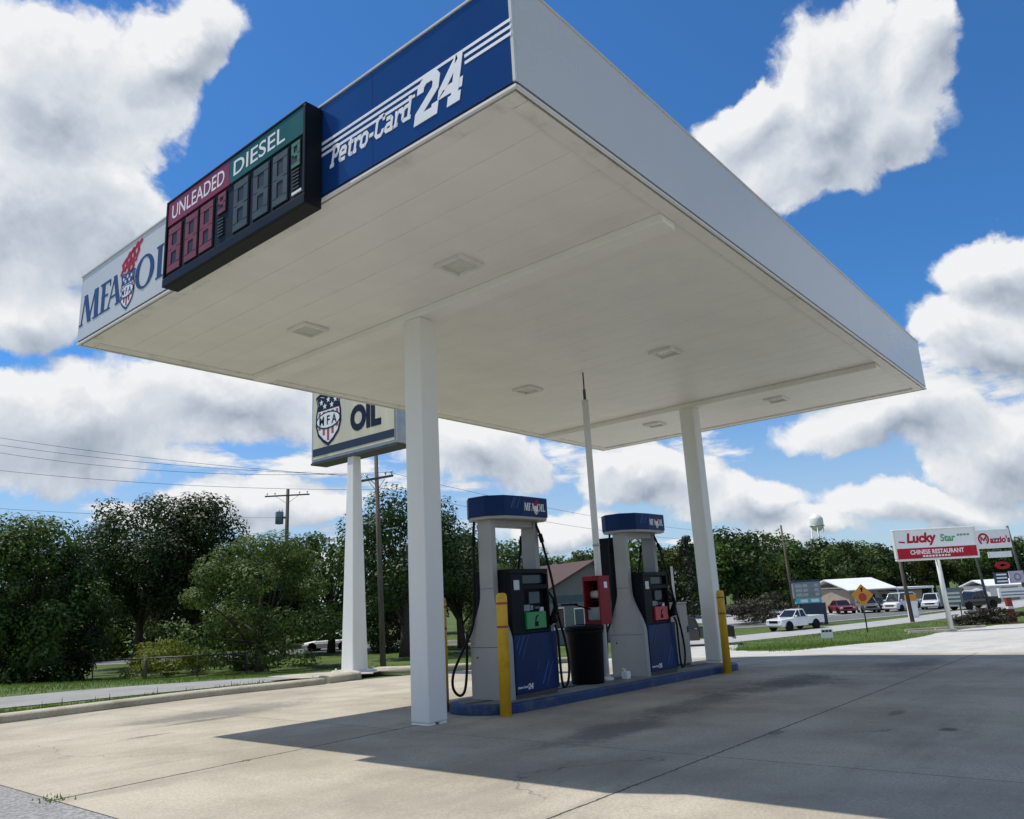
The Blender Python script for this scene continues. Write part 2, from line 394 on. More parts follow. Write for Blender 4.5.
SLAB = {  # slab athletic letters: list of (points, closed)
 'P': (.95, [([(.22,0),(.22,1.42)],0), ([(-.02,.09),(.46,.09)],0), ([(-.02,1.33),(.6,1.33),(.82,1.14),(.82,.84),(.64,.66),(.22,.66)],0)]),
 'e': (.9, [([(.02,.5),(.72,.5),(.72,.76),(.56,.9),(.26,.9),(.1,.74),(.1,.26),(.26,.1),(.78,.1)],0)]),
 't': (.62, [([(.28,1.3),(.28,.22),(.4,.1),(.6,.1)],0), ([(0,.92),(.6,.92)],0)]),
 'r': (.72, [([(.2,0),(.2,.92)],0), ([(0,.1),(.42,.1)],0), ([(0,.9),(.2,.9)],0), ([(.2,.7),(.42,.9),(.7,.9),(.7,.66)],0)]),
 'o': (.95, [([(x+.1,y+.1) for x,y in RING(.66,.8,.18)],1)]),
 '-': (.55, [([(0,.5),(.45,.5)],0)]),
 'C': (1.0, [([(.86,.98),(.86,1.18),(.7,1.33),(.3,1.33),(.1,1.13),(.1,.29),(.3,.1),(.7,.1),(.86,.26),(.86,.44)],0)]),
 'a': (.92, [([(.1,.9),(.52,.9),(.7,.74),(.7,0)],0), ([(.7,.5),(.24,.5),(.1,.38),(.1,.22),(.24,.1),(.7,.1)],0), ([(.6,.08),(.92,.08)],0)]),
 'd': (.98, [([(.74,1.42),(.74,0)],0), ([(.74,.9),(.26,.9),(.1,.74),(.1,.26),(.26,.1),(.74,.1)],0), ([(.5,1.33),(.74,1.33)],0), ([(.74,.08),(.98,.08)],0)]),
 '2': (1.0, [([(.1,.95),(.1,1.16),(.28,1.33),(.66,1.33),(.82,1.16),(.82,.86),(.14,.26),(.14,.1),(.9,.1),(.9,.36)],0)]),
 '4': (1.0, [([(.98,.5),(.06,.5),(.06,.6),(.62,1.36),(.68,1.36),(.68,0)],0), ([(.4,.09),(.96,.09)],0)]),
}
def slab(mb, s, M_, x, y, size, t=T_, sp=.14, shear=.22, m=0, z0=.004, xs=1.):
    k = 0
    for ch in s:
        w, st = SLAB[ch]
        for pts, cl in st:
            for qd in stroke(pts, t, cl):
                k += 1
                poly = [(x+(px+shear*py)*size*xs, y+py*size) for px, py in qd]
                mb.prism(poly, z0-.003, z0+.0003*(k % 9), m, M_)
        x += (w+sp)*size*xs
    return x
def ellring(cx, cy, rx, ry, ix, iy, n=28):
    q = []
    for k in range(n):
        a, b = 2*math.pi*k/n, 2*math.pi*(k+1)/n
        q.append([(cx+ix*math.cos(a),cy+iy*math.sin(a)),(cx+rx*math.cos(a),cy+ry*math.sin(a)),(cx+rx*math.cos(b),cy+ry*math.sin(b)),(cx+ix*math.cos(b),cy+iy*math.sin(b))])
    return q
def serif(mb, ch, M_, x, w, h, m=0, z0=.004, y=0):
    """thick-and-thin serif capitals"""
    T = w*.21; t = w*.075
    bar = lambda a, b, yy: [(a,yy),(b,yy),(b,yy+.05),(a,yy+.05)]
    ln = lambda x0, y0, x1, y1, th: [(x0,y0),(x0+th,y0),(x1+th,y1),(x1,y1)]
    if ch == 'M': Q = [ln(.02*w,0,.16*w,1,.06*w), ln(.12*w,1,.42*w,0,.2*w), ln(.46*w,0,.74*w,1,.06*w), ln(.74*w,1,.80*w,0,.2*w), bar(-.06*w,.14*w,0), bar(.72*w,1.06*w,0)]
    elif ch == 'F': T = w*.32; Q = [ln(.14*w,0,.14*w,1,T), bar(0,.6*w,0), [(.0,.93),(w,.93),(w,1),(0,1)], [(.14*w,.5),(.78*w,.5),(.78*w,.56),(.14*w,.56)], [(.93*w,.78),(w,.78),(w,.93),(.93*w,.93)]]
    elif ch == 'A': Q = [ln(.08*w,0,.46*w,1,.07*w), ln(.40*w,1,.72*w,0,.22*w), [(.22*w,.32),(.7*w,.32),(.7*w,.38),(.22*w,.38)], bar(-.04*w,.26*w,0), bar(.62*w,1.02*w,0)]
    elif ch == 'O': Q = ellring(.5*w,.5,.5*w,.52,.30*w,.46)
    elif ch == 'I': Q = [[(.2*w,0),(.8*w,0),(.8*w,1),(.2*w,1)], bar(0,w,0), bar(0,w,.95)]
    elif ch == 'L': T = w*.3; Q = [ln(.14*w,0,.14*w,1,T), bar(0,.6*w,.95), [(0,0),(w,0),(w,.07),(0,.07)], [(.92*w,.07),(w,.07),(w,.28),(.92*w,.28)]]
    for k, qd in enumerate(Q): mb.prism([(x+a,y+b*h) for a, b in qd], z0-.003, z0+.0004*(k % 7), m, M_)
SHIELD = [(0,-.62),(.18,-.52),(.36,-.36),(.44,-.14),(.43,.10),(.38,.30),(.44,.50),(.30,.56),(.15,.52),(0,.60),(-.15,.52),(-.30,.56),(-.44,.50),(-.38,.30),(-.43,.10),(-.44,-.14),(-.36,-.36),(-.18,-.52)]
def star(cx, cy, r):
    return [(cx+(r if k % 2 == 0 else r*.42)*math.sin(k*math.pi/5), cy+(r if k % 2 == 0 else r*.42)*math.cos(k*math.pi/5)) for k in range(10)]
def shield(mb, M_, cx, cy, s, z=.004, outline=True):
    """shield crest: mats 0 navy, 1 white, 2 red"""
    P = lambda pts, k=1.: [(cx+a*s*k, cy+b*s*k) for a, b in pts]
    flat(mb, P(SHIELD), M_, z, 0)
    flat(mb, P(SHIELD, .88), M_, z+.0015, 1, .0015)
    # red stripes in the lower half, navy chief with stars in the upper
    for k in range(-2, 3):
        x = k*.15; lo = -.50+abs(x)*.85
        flat(mb, P([(x-.04,lo),(x+.04,lo),(x+.04,.14),(x-.04,.14)]), M_, z+.003, 2, .0015)
    flat(mb, P([(-.36,.17),(.36,.17),(.335,.29),(.375,.44),(.28,.485),(.15,.45),(0,.52),(-.15,.45),(-.28,.485),(-.375,.44),(-.335,.29)]), M_, z+.0035, 0, .002)
    for a, b in ((-.24,.36),(0,.39),(.24,.36),(-.12,.26),(.12,.26)): flat(mb, P(star(a,b,.075)), M_, z+.005, 1, .0015)
    el = lambda rx, ry: [(rx*math.cos(2*math.pi*k/28), -.06+ry*math.sin(2*math.pi*k/28)) for k in range(28)]
    flat(mb, P(el(.42,.19)), M_, z+.0065, 0, .003); flat(mb, P(el(.385,.16)), M_, z+.008, 1, .0015)
    text(mb, 'M F A', M_, .6*s, .2*s, 0, z+.0095, 0, .025, cx, cy-.06*s)
def flame(mb, M_, cx, cy, s, m=0, z=.004, wx=1.):
    for k, (x, y, hh) in enumerate([(-.34,-.16,.5),(-.2,-.10,.62),(-.05,.0,.55),(.1,.05,.62),(.26,.12,.5),(-.1,-.3,.3),(.08,-.26,.3)]):
        pts = [(x-.12,y-.16),(x-.02,y+.02),(x-.06,y+.14),(x+.1,y+hh*.55)]
        for j, qd in enumerate(stroke(pts, .085)): mb.prism([(cx+a*s*wx,cy+b*s) for a, b in qd], z-.003, z+.0004*((k*3+j) % 9), m, M_)

# ------------------------------------------------------------------ ground
def clip_half(poly, ax, val, keep_less):
    out = []
    for i in range(len(poly)):
        a, b = poly[i], poly[(i+1) % len(poly)]
        ia = (a[ax] <= val) == keep_less or a[ax] == val; ib = (b[ax] <= val) == keep_less or b[ax] == val
        if ia: out.append(a)
        if ia != ib:
            t = (val-a[ax])/(b[ax]-a[ax]); out.append((a[0]+t*(b[0]-a[0]), a[1]+t*(b[1]-a[1])))
    return out
def sheet(name, poly, mat, dz, cell=1.0, thick=0.):
    """a thin surface that follows the terrain inside an outline"""
    a = sum(poly[i][0]*poly[(i+1) % len(poly)][1]-poly[(i+1) % len(poly)][0]*poly[i][1] for i in range(len(poly)))
    if a < 0: poly = poly[::-1]
    bm = bmesh.new(); vc = {}
    def V(p):
        k = (round(p[0],4), round(p[1],4))
        if k not in vc: vc[k] = bm.verts.new((p[0],p[1],g(*p)+dz))
        return vc[k]
    xs = [p[0] for p in poly]
    for i in range(math.floor(min(xs)/cell), math.ceil(max(xs)/cell)):
        col = clip_half(clip_half(poly, 0, (i+1)*cell, True), 0, i*cell, False)
        if len(col) < 3: continue
        ys = [p[1] for p in col]
        for j in range(math.floor(min(ys)/cell), math.ceil(max(ys)/cell)):
            c = clip_half(clip_half(col, 1, (j+1)*cell, True), 1, j*cell, False)
            vs = []
            for p in c:
                v = V(p)
                if v not in vs: vs.append(v)
            if len(vs) >= 3:
                try: bm.faces.new(vs)
                except ValueError: pass
    bmesh.ops.recalc_face_normals(bm, faces=bm.faces)
    for f in bm.faces:
        if f.normal.z < 0: f.normal_flip()
    me = bpy.data.meshes.new(name); bm.to_mesh(me); bm.free(); me.materials.append(mat)
    o = bpy.data.objects.new(name, me); COL.objects.link(o); return struct(o)
def smooth(pts, n=6):
    out = []
    for i in range(len(pts)-1):
        p0, p1, p2, p3 = pts[max(0,i-1)], pts[i], pts[i+1], pts[min(len(pts)-1,i+2)]
        for k in range(n):
            t = k/n
            out.append(tuple(.5*((2*p1[a])+(-p0[a]+p2[a])*t+(2*p0[a]-5*p1[a]+4*p2[a]-p3[a])*t*t+(-p0[a]+3*p1[a]-3*p2[a]+p3[a])*t**3) for a in range(len(p1))))
    return out+[tuple(pts[-1])]
def ribbon(pts, w0, w1):
    """outline of a band between offsets w0 and w1 (left positive) of a polyline"""
    A = []; B = []
    for i, p in enumerate(pts):
        q0, q1 = pts[max(0,i-1)], pts[min(len(pts)-1,i+1)]
        d = Vector((q1[0]-q0[0],q1[1]-q0[1])).normalized(); n = Vector((-d.y,d.x))
        A.append((p[0]+n.x*w0,p[1]+n.y*w0)); B.append((p[0]+n.x*w1,p[1]+n.y*w1))
    return A+B[::-1]
def terrain():
    def axis(lo, hi):
        a = [-2500,-900,-400,-200,-120,-70,-45]; a = [x for x in a if x < lo]
        a += [lo+i for i in range(int(hi-lo)+1)]
        a += [x for x in (90,100,115,135,160,200,260,400,800,2500) if x > hi]; return a
    xs = axis(-25, 80); ys = axis(-25, 75)
    vs = [(x,y,g(x,y)) for y in ys for x in xs]; nx = len(xs)
    fs = [(j*nx+i,j*nx+i+1,(j+1)*nx+i+1,(j+1)*nx+i) for j in range(len(ys)-1) for i in range(nx-1)]
    mb = MB(); mb.v = vs; mb.f = [list(f) for f in fs]; mb.m = [0]*len(fs); mb.sm = [True]*len(fs)
    return struct(mb.build('ground', M['grass_ground']))
terrain()
KERB = smooth([(-14,12.1),(-4,12.2),(2,12.25),(4,12.4),(5.6,12.6),(7.2,12.75),(8.8,12.6),(10.2,12.55),(11.6,12.3),(13.5,12.0),(17,11.9)], 5)
sheet('forecourt', [(2.36,-14),(17.75,-14),(17.75,11.92)]+[(x,y+.05) for x,y in KERB[::-1] if x > 2.3]+[(2.36,12.3)], M['concrete'], .012)
sheet('asphalt_apron', [(-22,-22),(17.75,-22),(17.75,-14),(2.36,-14),(2.36,12.3),(-14,12.15),(-22,12.1)], M['asphalt_old'], .008)
sheet('gravel_lot', [(17.75,-30),(48,-30),(62,-6),(66,6),(64,9.5),(60,11),(56,12),(48,11.8),(36,9.6),(26,8.2),(21.5,8.2),(24,10.5),(34,15.5),(44,20),(50,22.5),(47.5,25.5),(40,24),(30,20),(22,15.5),(17.75,13.2)], M['gravel_white'], .010)
sheet('sidewalk', [(-22,14.95),(-4,15.0),(5,15.05),(9,14.6),(13,14.2),(20,14.6),(30,19),(38,27),(36.5,28.5),(28,21.5),(20,17.4),(14,16.6),(10,17.3),(6,17.8),(-4,18),(-22,18)], M['walk'], .012)
ROAD = smooth([(20,92),(36,68),(48,55),(58,45),(65,37.5),(72,31),(80,26.5),(92,22.5),(112,19),(150,15.5),(210,11)], 6)
sheet('road', ribbon(ROAD, -4.2, 4.2), M['asphalt'], .016)
sheet('road_line', ribbon(ROAD, 3.7, 3.9), M['line_white'], .022)
sheet('road_line', ribbon(ROAD, -3.9, -3.7), M['line_white'], .022)
FRONTAGE = smooth([(44.5,26.5),(50,25.5),(56,23.3),(62,21.2),(68,19.4),(79,16.4),(97,13.6),(130,11)], 6)
sheet('frontage_road', ribbon(FRONTAGE, -2.1, 2.6), M['frontage'], .014)
sheet('parking_lot', [(74,34.5),(84,30.3),(97,26.2),(116,22.8),(134,20.8),(150,30),(120,52),(92,52),(80,42)], M['frontage'], .012)
# raised concrete kerb along the driveway: a swept profile
def kerb(name, path, w, h):
    mb = MB(); rings = []
    prof = [(-.015,-.05),(.0,h*.75),(.03,h*.95),(.06,h),(w-.04,h),(w,h*.95),(w,-.05)]
    for i, p in enumerate(path):
        q0, q1 = path[max(0,i-1)], path[min(len(path)-1,i+1)]
        d = Vector((q1[0]-q0[0],q1[1]-q0[1])).normalized(); n = Vector((-d.y,d.x))
        rings.append([(p[0]+n.x*a,p[1]+n.y*a,g(*p)+b) for a, b in prof])
    mb.loft(rings, 0, True); return struct(mb.build(name, M['concrete_kerb']))
kerb('kerb', [p for p in KERB if p[0] < 9.4], .30, .12)
kerb('kerb', smooth([(9.5,12.62),(10.3,12.75),(10.75,13.3),(11.0,14.1)], 5), .3, .15)
kerb('kerb', smooth([(11.9,14.2),(12.2,13.2),(12.9,12.6),(14.5,12.35),(17.6,12.3)], 5), .3, .14)
# worn concrete pad round the pylon
sheet('pylon_pad', [(9.9,13.1),(10.6,13.0),(11.6,13.0),(12.0,14.2),(11.8,15.0),(9.6,14.9),(9.4,13.4)], M['concrete_kerb'], .10)

# grass blades: the weedy strip behind the kerb, and the near lawns
def blades(n, region, h0, h1):
    vs = []; fs = []
    pts = region(n)
    for (x, y) in pts:
        a = rng.uniform(0, 6.28); h = rng.uniform(h0, h1); w = .008+.1*h*rng.uniform(.3,.6); lean = rng.uniform(0,.5)*h; b = rng.uniform(0, 6.28); z = g(x, y)+.0
        o = len(vs)
        vs += [(x-w*math.cos(a),y-w*math.sin(a),z),(x+w*math.cos(a),y+w*math.sin(a),z),(x+lean*math.cos(b),y+lean*math.sin(b),z+h)]
        fs.append((o,o+1,o+2))
    return vs, fs
def strip_pts(n):
    out = []
    while len(out) < n:
        x = rng.uniform(-3, 9.4); y = rng.uniform(12.75, 14.3)+.5*rng.random()**3
        if math.sin(x*3.1)+math.sin(x*7.3+1)+math.sin(y*5+x) > rng.uniform(-2.2,2): out.append((x, y))
    return out
def lawn_pts(n):
    out = []
    while len(out) < n:
        x = rng.uniform(2, 34); y = rng.uniform(17.9, 52)
        if x > 13 and y < 20+(x-13)*.5: continue
        if rng.random() < 14/(6+(y-14)): out.append((x, y))
    return out
mb = MB()
for n, reg, a, b in ((11000, strip_pts, .02, .075), (90, strip_pts, .1, .2), (22000, lawn_pts, .03, .10)):
    vs, fs = blades(n, reg, a, b); mb.add(vs, fs)
# verge between the gravel lot and the road
ISL = [(46,21.6),(40,18.6),(33,14.8),(25,10.4),(21,8.6),(21.2,7.9),(26,8.0),(36,9.4),(48,11.6),(56,11.9),(60,11.2),(64,12.0),(72,14.5),(68,16.6),(62,18.6),(56,20.6),(50,22.6)]
def isl_pts(n):
    out = []
    def inside(x, y):
        c = False
        for i in range(len(ISL)):
            a, b = ISL[i], ISL[i-1]
            if (a[1] > y) != (b[1] > y) and x < (b[0]-a[0])*(y-a[1])/(b[1]-a[1])+a[0]: c = not c
        return c
    while len(out) < n:
        x = rng.uniform(20, 70); y = rng.uniform(7, 23)
        if inside(x, y): out.append((x, y))
    return out
vs, fs = blades(9000, isl_pts, .05, .16); mb.add(vs, fs)
struct(mb.build('grass', M['grass_blade'], fix=False), 'stuff', 'short green grass on the verges and lawns', 'grass')
# weed tufts in the open joint by the apron
mb = MB()
vs, fs = blades(70, lambda n: [(2.36+rng.gauss(0,.04), 6.27+rng.gauss(0,.07)) for _ in range(n)], .01, .045); mb.add(vs, fs)
vs, fs = blades(22, lambda n: [(3.9+rng.gauss(0,.03), 6.345+rng.gauss(0,.02)) for _ in range(n)], .01, .03); mb.add(vs, fs)
struct(mb.build('weeds', M['grass_blade'], fix=False), 'stuff', 'small weeds growing in the open concrete joint', 'weeds')

# ------------------------------------------------------------------ canopy
NX, NY, LX, WY, H, FT = 3.657, 2.793, 12.33, 7.385, 4.85, 5.79
X1, Y1 = NX+LX, NY+WY
C1X, C2X, CYC = 6.218, 13.40, NY+WY/2
can = thing('canopy', 'big flat white canopy on two square columns over the pump island', 'canopy', (NX+LX/2, CYC, 0))
def cb(mb, x0, x1, y0, y1, z0, z1, m=0): mb.box(x0-NX-LX/2, x1-NX-LX/2, y0-CYC, y1-CYC, z0, z1, m)
mb = MB()
pw = (LX-.36)/30
for k in range(30):
    x = NX+.18+k*pw
    cb(mb, x+.0017, x+pw-.0017, NY+.18, Y1-.18, 4.885, 4.93)
mb.build('deck', M['deck'], can, bevel=.003)
mb = MB(); cb(mb, NX+.03, X1-.03, NY+.03, Y1-.03, 4.935, 4.96); cb(mb, NX+.02, X1-.02, NY+.02, Y1-.02, 5.55, 5.6)
mb.build('roof', M['steel'], can)
mb = MB()   # perimeter flange with open joints at the corners
cb(mb, NX+.05, NX+.19, NY+.05, Y1-.05, 4.855, 4.932); cb(mb, X1-.19, X1-.05, NY+.05, Y1-.05, 4.855, 4.932)
cb(mb, NX+.196, X1-.196, NY+.05, NY+.19, 4.855, 4.932); cb(mb, NX+.196, X1-.196, Y1-.19, Y1-.05, 4.855, 4.932)
mb.build('flange', M['flange'], can, bevel=.004)
mb = MB()
cb(mb, NX+.012, NX+.048, NY+.012, Y1-.012, 4.876, 4.93); cb(mb, X1-.048, X1-.012, NY+.012, Y1-.012, 4.876, 4.93)
cb(mb, NX+.049, X1-.049, NY+.012, NY+.048, 4.876, 4.93); cb(mb, NX+.049, X1-.049, Y1-.048, Y1-.012, 4.876, 4.93)
mb.build('gap_shade', M['groove'], can)  # dark backing, its colour stands in for shade inside the open gap
mb = MB()   # thin outer drip edge under the fascia
cb(mb, NX-.004, NX+.022, NY, Y1, 4.85, 4.872); cb(mb, X1-.022, X1+.004, NY, Y1, 4.85, 4.872)
cb(mb, NX+.023, X1-.023, NY-.004, NY+.022, 4.85, 4.872); cb(mb, NX+.023, X1-.023, Y1-.022, Y1+.004, 4.85, 4.872)
mb.build('drip_edge', M['white'], can)
mb = MB()
for k in range(3):      # end fascia sheets
    a = NX+.032+k*(LX-.064)/3; b = a+(LX-.064)/3-.003
    cb(mb, a, b, NY, NY+.025, 4.902, FT); cb(mb, a, b, Y1-.025, Y1, 4.902, FT)
for k in range(2):
    a = NY+.03+k*(WY-.06)/2; cb(mb, X1-.025, X1, a, a+(WY-.06)/2-.003, 4.902, FT)
cb(mb, NX, NX+.025, 6.402, Y1-.03, 4.902, FT)
cb(mb, NX, NX+.03, NY-.001, NY+.028, 4.902, FT-.002); cb(mb, NX, NX+.03, Y1-.028, Y1+.001, 4.902, FT-.002)
mb.build('fascia', M['fascia'], can, bevel=.003)
mb = MB()      # cap flashing
cb(mb, NX-.012, X1+.012, NY-.012, NY+.03, FT+.002, FT+.02); cb(mb, NX-.012, X1+.012, Y1-.03, Y1+.012, FT+.002, FT+.02)
cb(mb, NX-.012, NX+.03, NY+.031, Y1-.031, FT+.002, FT+.02); cb(mb, X1-.03, X1+.012, NY+.031, Y1-.031, FT+.002, FT+.02)
mb.build('cap_flashing', M['fascia'], can)
mb = MB()
for a, b in ((NY+.03, 4.317), (4.32, 5.45), (5.453, 6.40)): cb(mb, NX, NX+.025, a, b, 4.902, FT)
bp = mb.build('fascia_panel', M['blue_fascia'], can, bevel=.002); bp['label'] = 'blue fascia panel with white stripes and lettering'
def local(Mx): return Matrix.Translation((-(NX+LX/2), -CYC, 0)) @ Mx
FA = local(LEFT(NX, 0, 0))      # local x = -world y
mb = MB(); k = 0
for z in (5.405, 5.347, 5.289):
    segs = [(5.06, NY+.012)] if z > 5.39 else ([(5.04, 3.80), (3.26, NY+.012)] if z < 5.3 else [(5.05, 3.72), (3.26, NY+.012)])
    for a, b in segs: mb.prism([(-a,z-.013),(-b,z-.013),(-b,z+.013),(-a,z+.013)], .001, .004, 0, FA)
slab(mb, 'Petro-Card', FA, -4.885, 5.115, .136, t=.25, sp=.10, shear=.25, xs=.82)
slab(mb, '24', FA, -3.815, 5.025, .258, t=.31, sp=.10, shear=.22, xs=.93)
mb.build('lettering', M['letter_white'], bp)
mb = MB()
for ch, y0, y1 in (('M',10.12,9.60),('F',9.55,9.27),('A',9.36,8.95),('O',8.60,8.13),('I',8.08,7.92),('L',7.87,7.55)): serif(mb, ch, FA, -y0, y0-y1, .40, 0, .004, 5.09)
lg = mb.build('lettering', M['logo_navy'], can)
mb = MB(); shield(mb, FA, -8.79, 5.20, .42); mb.build('crest', [M['logo_navy'], M['letter_white'], M['logo_red']], can)
mb = MB(); flame(mb, FA, -8.70, 5.57, .44, 0, .004, 1.45); mb.build('flame_emblem', M['logo_red'], can)
for bx in (6.20, 13.42):
    mb = MB(); cb(mb, bx-.13, bx+.13, NY+.2, Y1-.2, 4.79, 4.884); mb.build('beam', M['beam'], can, bevel=.012)
for cx, zb in ((C1X, g(C1X,CYC)), (C2X, g(C2X,CYC)+.13)):
    mb = MB(); q = .143; a = cx-NX-LX/2
    mb.box(a-q, a+q, -q, q, zb+.035, 4.79)
    mb.box(a-q, a-.03, -q, q, zb-.05, zb+.035); mb.box(a+.02, a+q, -q, q, zb-.05, zb+.035); mb.box(a-.03, a+.02, -q+.03, q, zb-.05, zb+.03, 1)
    mb.build('column', [M['white'], M['groove']], can, bevel=.016)
for lx in (5.51, 10.01, 14.40):
    for ly in (5.12, 7.80):
        a, b = lx-NX-LX/2, ly-CYC; mb = MB(); s = .19
        mb.box(a-s, a+s, b-s, b-s+.035, 4.84, 4.884); mb.box(a-s, a+s, b+s-.035, b+s, 4.84, 4.884); mb.box(a-s, a-s+.035, b-s+.036, b+s-.036, 4.84, 4.884); mb.box(a+s-.035, a+s, b-s+.036, b+s-.036, 4.84, 4.884)
        fr = mb.build('light_fixture', M['white'], can, bevel=.006)
        mb = MB(); mb.box(a-s+.036, a+s-.036, b-s+.036, b+s-.036, 4.872, 4.8845); mb.build('lens', M['lens'], fr)

# ------------------------------------------------------------------ price sign on the fascia
ps = thing('price_sign', 'dark digital fuel price sign mounted on the canopy fascia', 'price sign', (NX-.002, 6.26, 4.74))
PS = Matrix.Translation((-(NX-.002), -6.26, -4.74)) @ LEFT(NX-.172, 0, 0)
mb = MB(); mb.prism([(-7.52,4.765),(-5.0,4.765),(-5.0,5.755),(-7.52,5.755)], -.168, -.012, 0, PS)
for (a, b, c, d) in ((-7.52,-5.0,5.73,5.755),(-7.52,-5.0,4.765,4.86),(-7.52,-7.485,4.862,5.728),(-5.035,-5.0,4.862,5.728)): mb.prism([(a,c),(b,c),(b,d),(a,d)], -.011, .012, 0, PS)
case = mb.build('cabinet', M['sign_case'], ps, bevel=.006)
for nm, a, b, mt, tx in (('header_panel',-7.48,-6.255,'hdr_red','UNLEADED'),('header_panel',-6.25,-5.04,'hdr_green','DIESEL')):
    mb = MB(); mb.prism([(a,5.455),(b,5.455),(b,5.725),(a,5.725)], -.010, .004, 0, PS); hp = mb.build(nm, M[mt], ps)
    hp['label'] = 'red header strip reading UNLEADED' if tx == 'UNLEADED' else 'green header strip reading DIESEL'
    mb = MB(); text(mb, tx, PS, 1.05 if tx == 'UNLEADED' else .86, .165, 0, .006, 0, .008, (a+b)/2-(0 if tx == 'UNLEADED' else .1), 5.59); mb.build('lettering', M['letter_white'], hp)
def digit(x0, x1, z0, z1, mt, parent, segs):
    mb = MB(); mb.prism([(x0,z0),(x1,z0),(x1,z1),(x0,z1)], -.010, -.002, 1, PS)
    w = x1-x0; h = z1-z0; t = w*.26; m = t*.42; e = w*.05
    A = {'t':(e,h-t-e*.4,w-e,h-e*.4),'m':(e+t,h/2-t*.5,w-e-t,h/2+t*.5),'b':(e,e*.4,w-e,t+e*.4),'ul':(e,h/2+.004,e+t,h-t-e),'ur':(w-e-t,h/2+.004,w-e,h-t-e),'ll':(e,t+e,e+t,h/2-.004),'lr':(w-e-t,t+e,w-e,h/2-.004)}
    for s in segs:
        a, b, c, d = A[s]; mb.prism([(x0+a,z0+b),(x0+c,z0+b),(x0+c,z0+d),(x0+a,z0+d)], -.002, .004, 0, PS)
    return mb.build('digit', [M[mt], M['dig_back']], parent)
ALL8 = ('t','m','b','ul','ur','ll','lr')
for x0, x1 in ((-7.46,-7.17),(-7.10,-6.83),(-6.80,-6.53)): digit(x0, x1, 4.90, 5.42, 'dig_red', ps, ALL8)
digit(-6.46,-6.30, 5.20, 5.42, 'dig_red', ps, ('t','m','ul','ur','lr','b'))
for x0, x1 in ((-6.17,-5.90),(-5.83,-5.56),(-5.51,-5.26)): digit(x0, x1, 4.90, 5.42, 'dig_grey', ps, ALL8)
digit(-5.22,-5.08, 5.17, 5.42, 'dig_green', ps, ('t','m','ul','ur','lr','b'))
for x in (-6.44, -5.20):
    mb = MB()
    for k in range(6): mb.prism([(x,4.96+k*.034),(x+.10,4.96+k*.034),(x+.10,4.972+k*.034),(x,4.972+k*.034)], -.010, .003, 0, PS)
    mb.build('vent', M['dig_grey'], ps)
mb = MB(); mb.prism([(-5.20,4.905),(-5.06,4.905),(-5.06,4.93),(-5.20,4.93)], -.010, .004, 0, PS); mb.build('maker_plate', M['letter_white'], ps)

# ------------------------------------------------------------------ pump island
isl = thing('pump_island', 'raised concrete pump island with a blue painted edge', 'island', (10.3, 6.56, 0))
def isl_out(grow=0.):
    pts = []
    x0, x1, y0, y1 = 6.86-grow, 13.72+grow, 6.06-grow, 7.10+grow; r = .5
    for cx, cy, a0 in ((x1-r,y1-r,0),(x0+r,y1-r,90),(x0+r,y0+r,180),(x1-r,y0+r,270)):
        for k in range(9):
            a = R(a0+k*90/8); pts.append((cx+r*math.cos(a), cy+r*math.sin(a)))
    return pts
def isl_mesh(name, outline, d0, d1, mat, m_bev=0):
    n = len(outline); o = (10.3,6.56)
    mb = MB(); vs = [(x-o[0],y-o[1],g(x,y)+d0) for x,y in outline]+[(x-o[0],y-o[1],g(x,y)+d1) for x,y in outline]
    mb.add(vs, [list(range(n,2*n)), list(range(n-1,-1,-1))]+[(i,(i+1)%n,(i+1)%n+n,i+n) for i in range(n)])
    return mb.build(name, mat, isl, bevel=m_bev)
isl_mesh('painted_edge', isl_out(), -.06, .125, M['kerb_blue'], .02)
isl_mesh('concrete_top', isl_out(-.07), .05, .131, M['island_top'])
def iz(x, y): return g(x, y)+.131

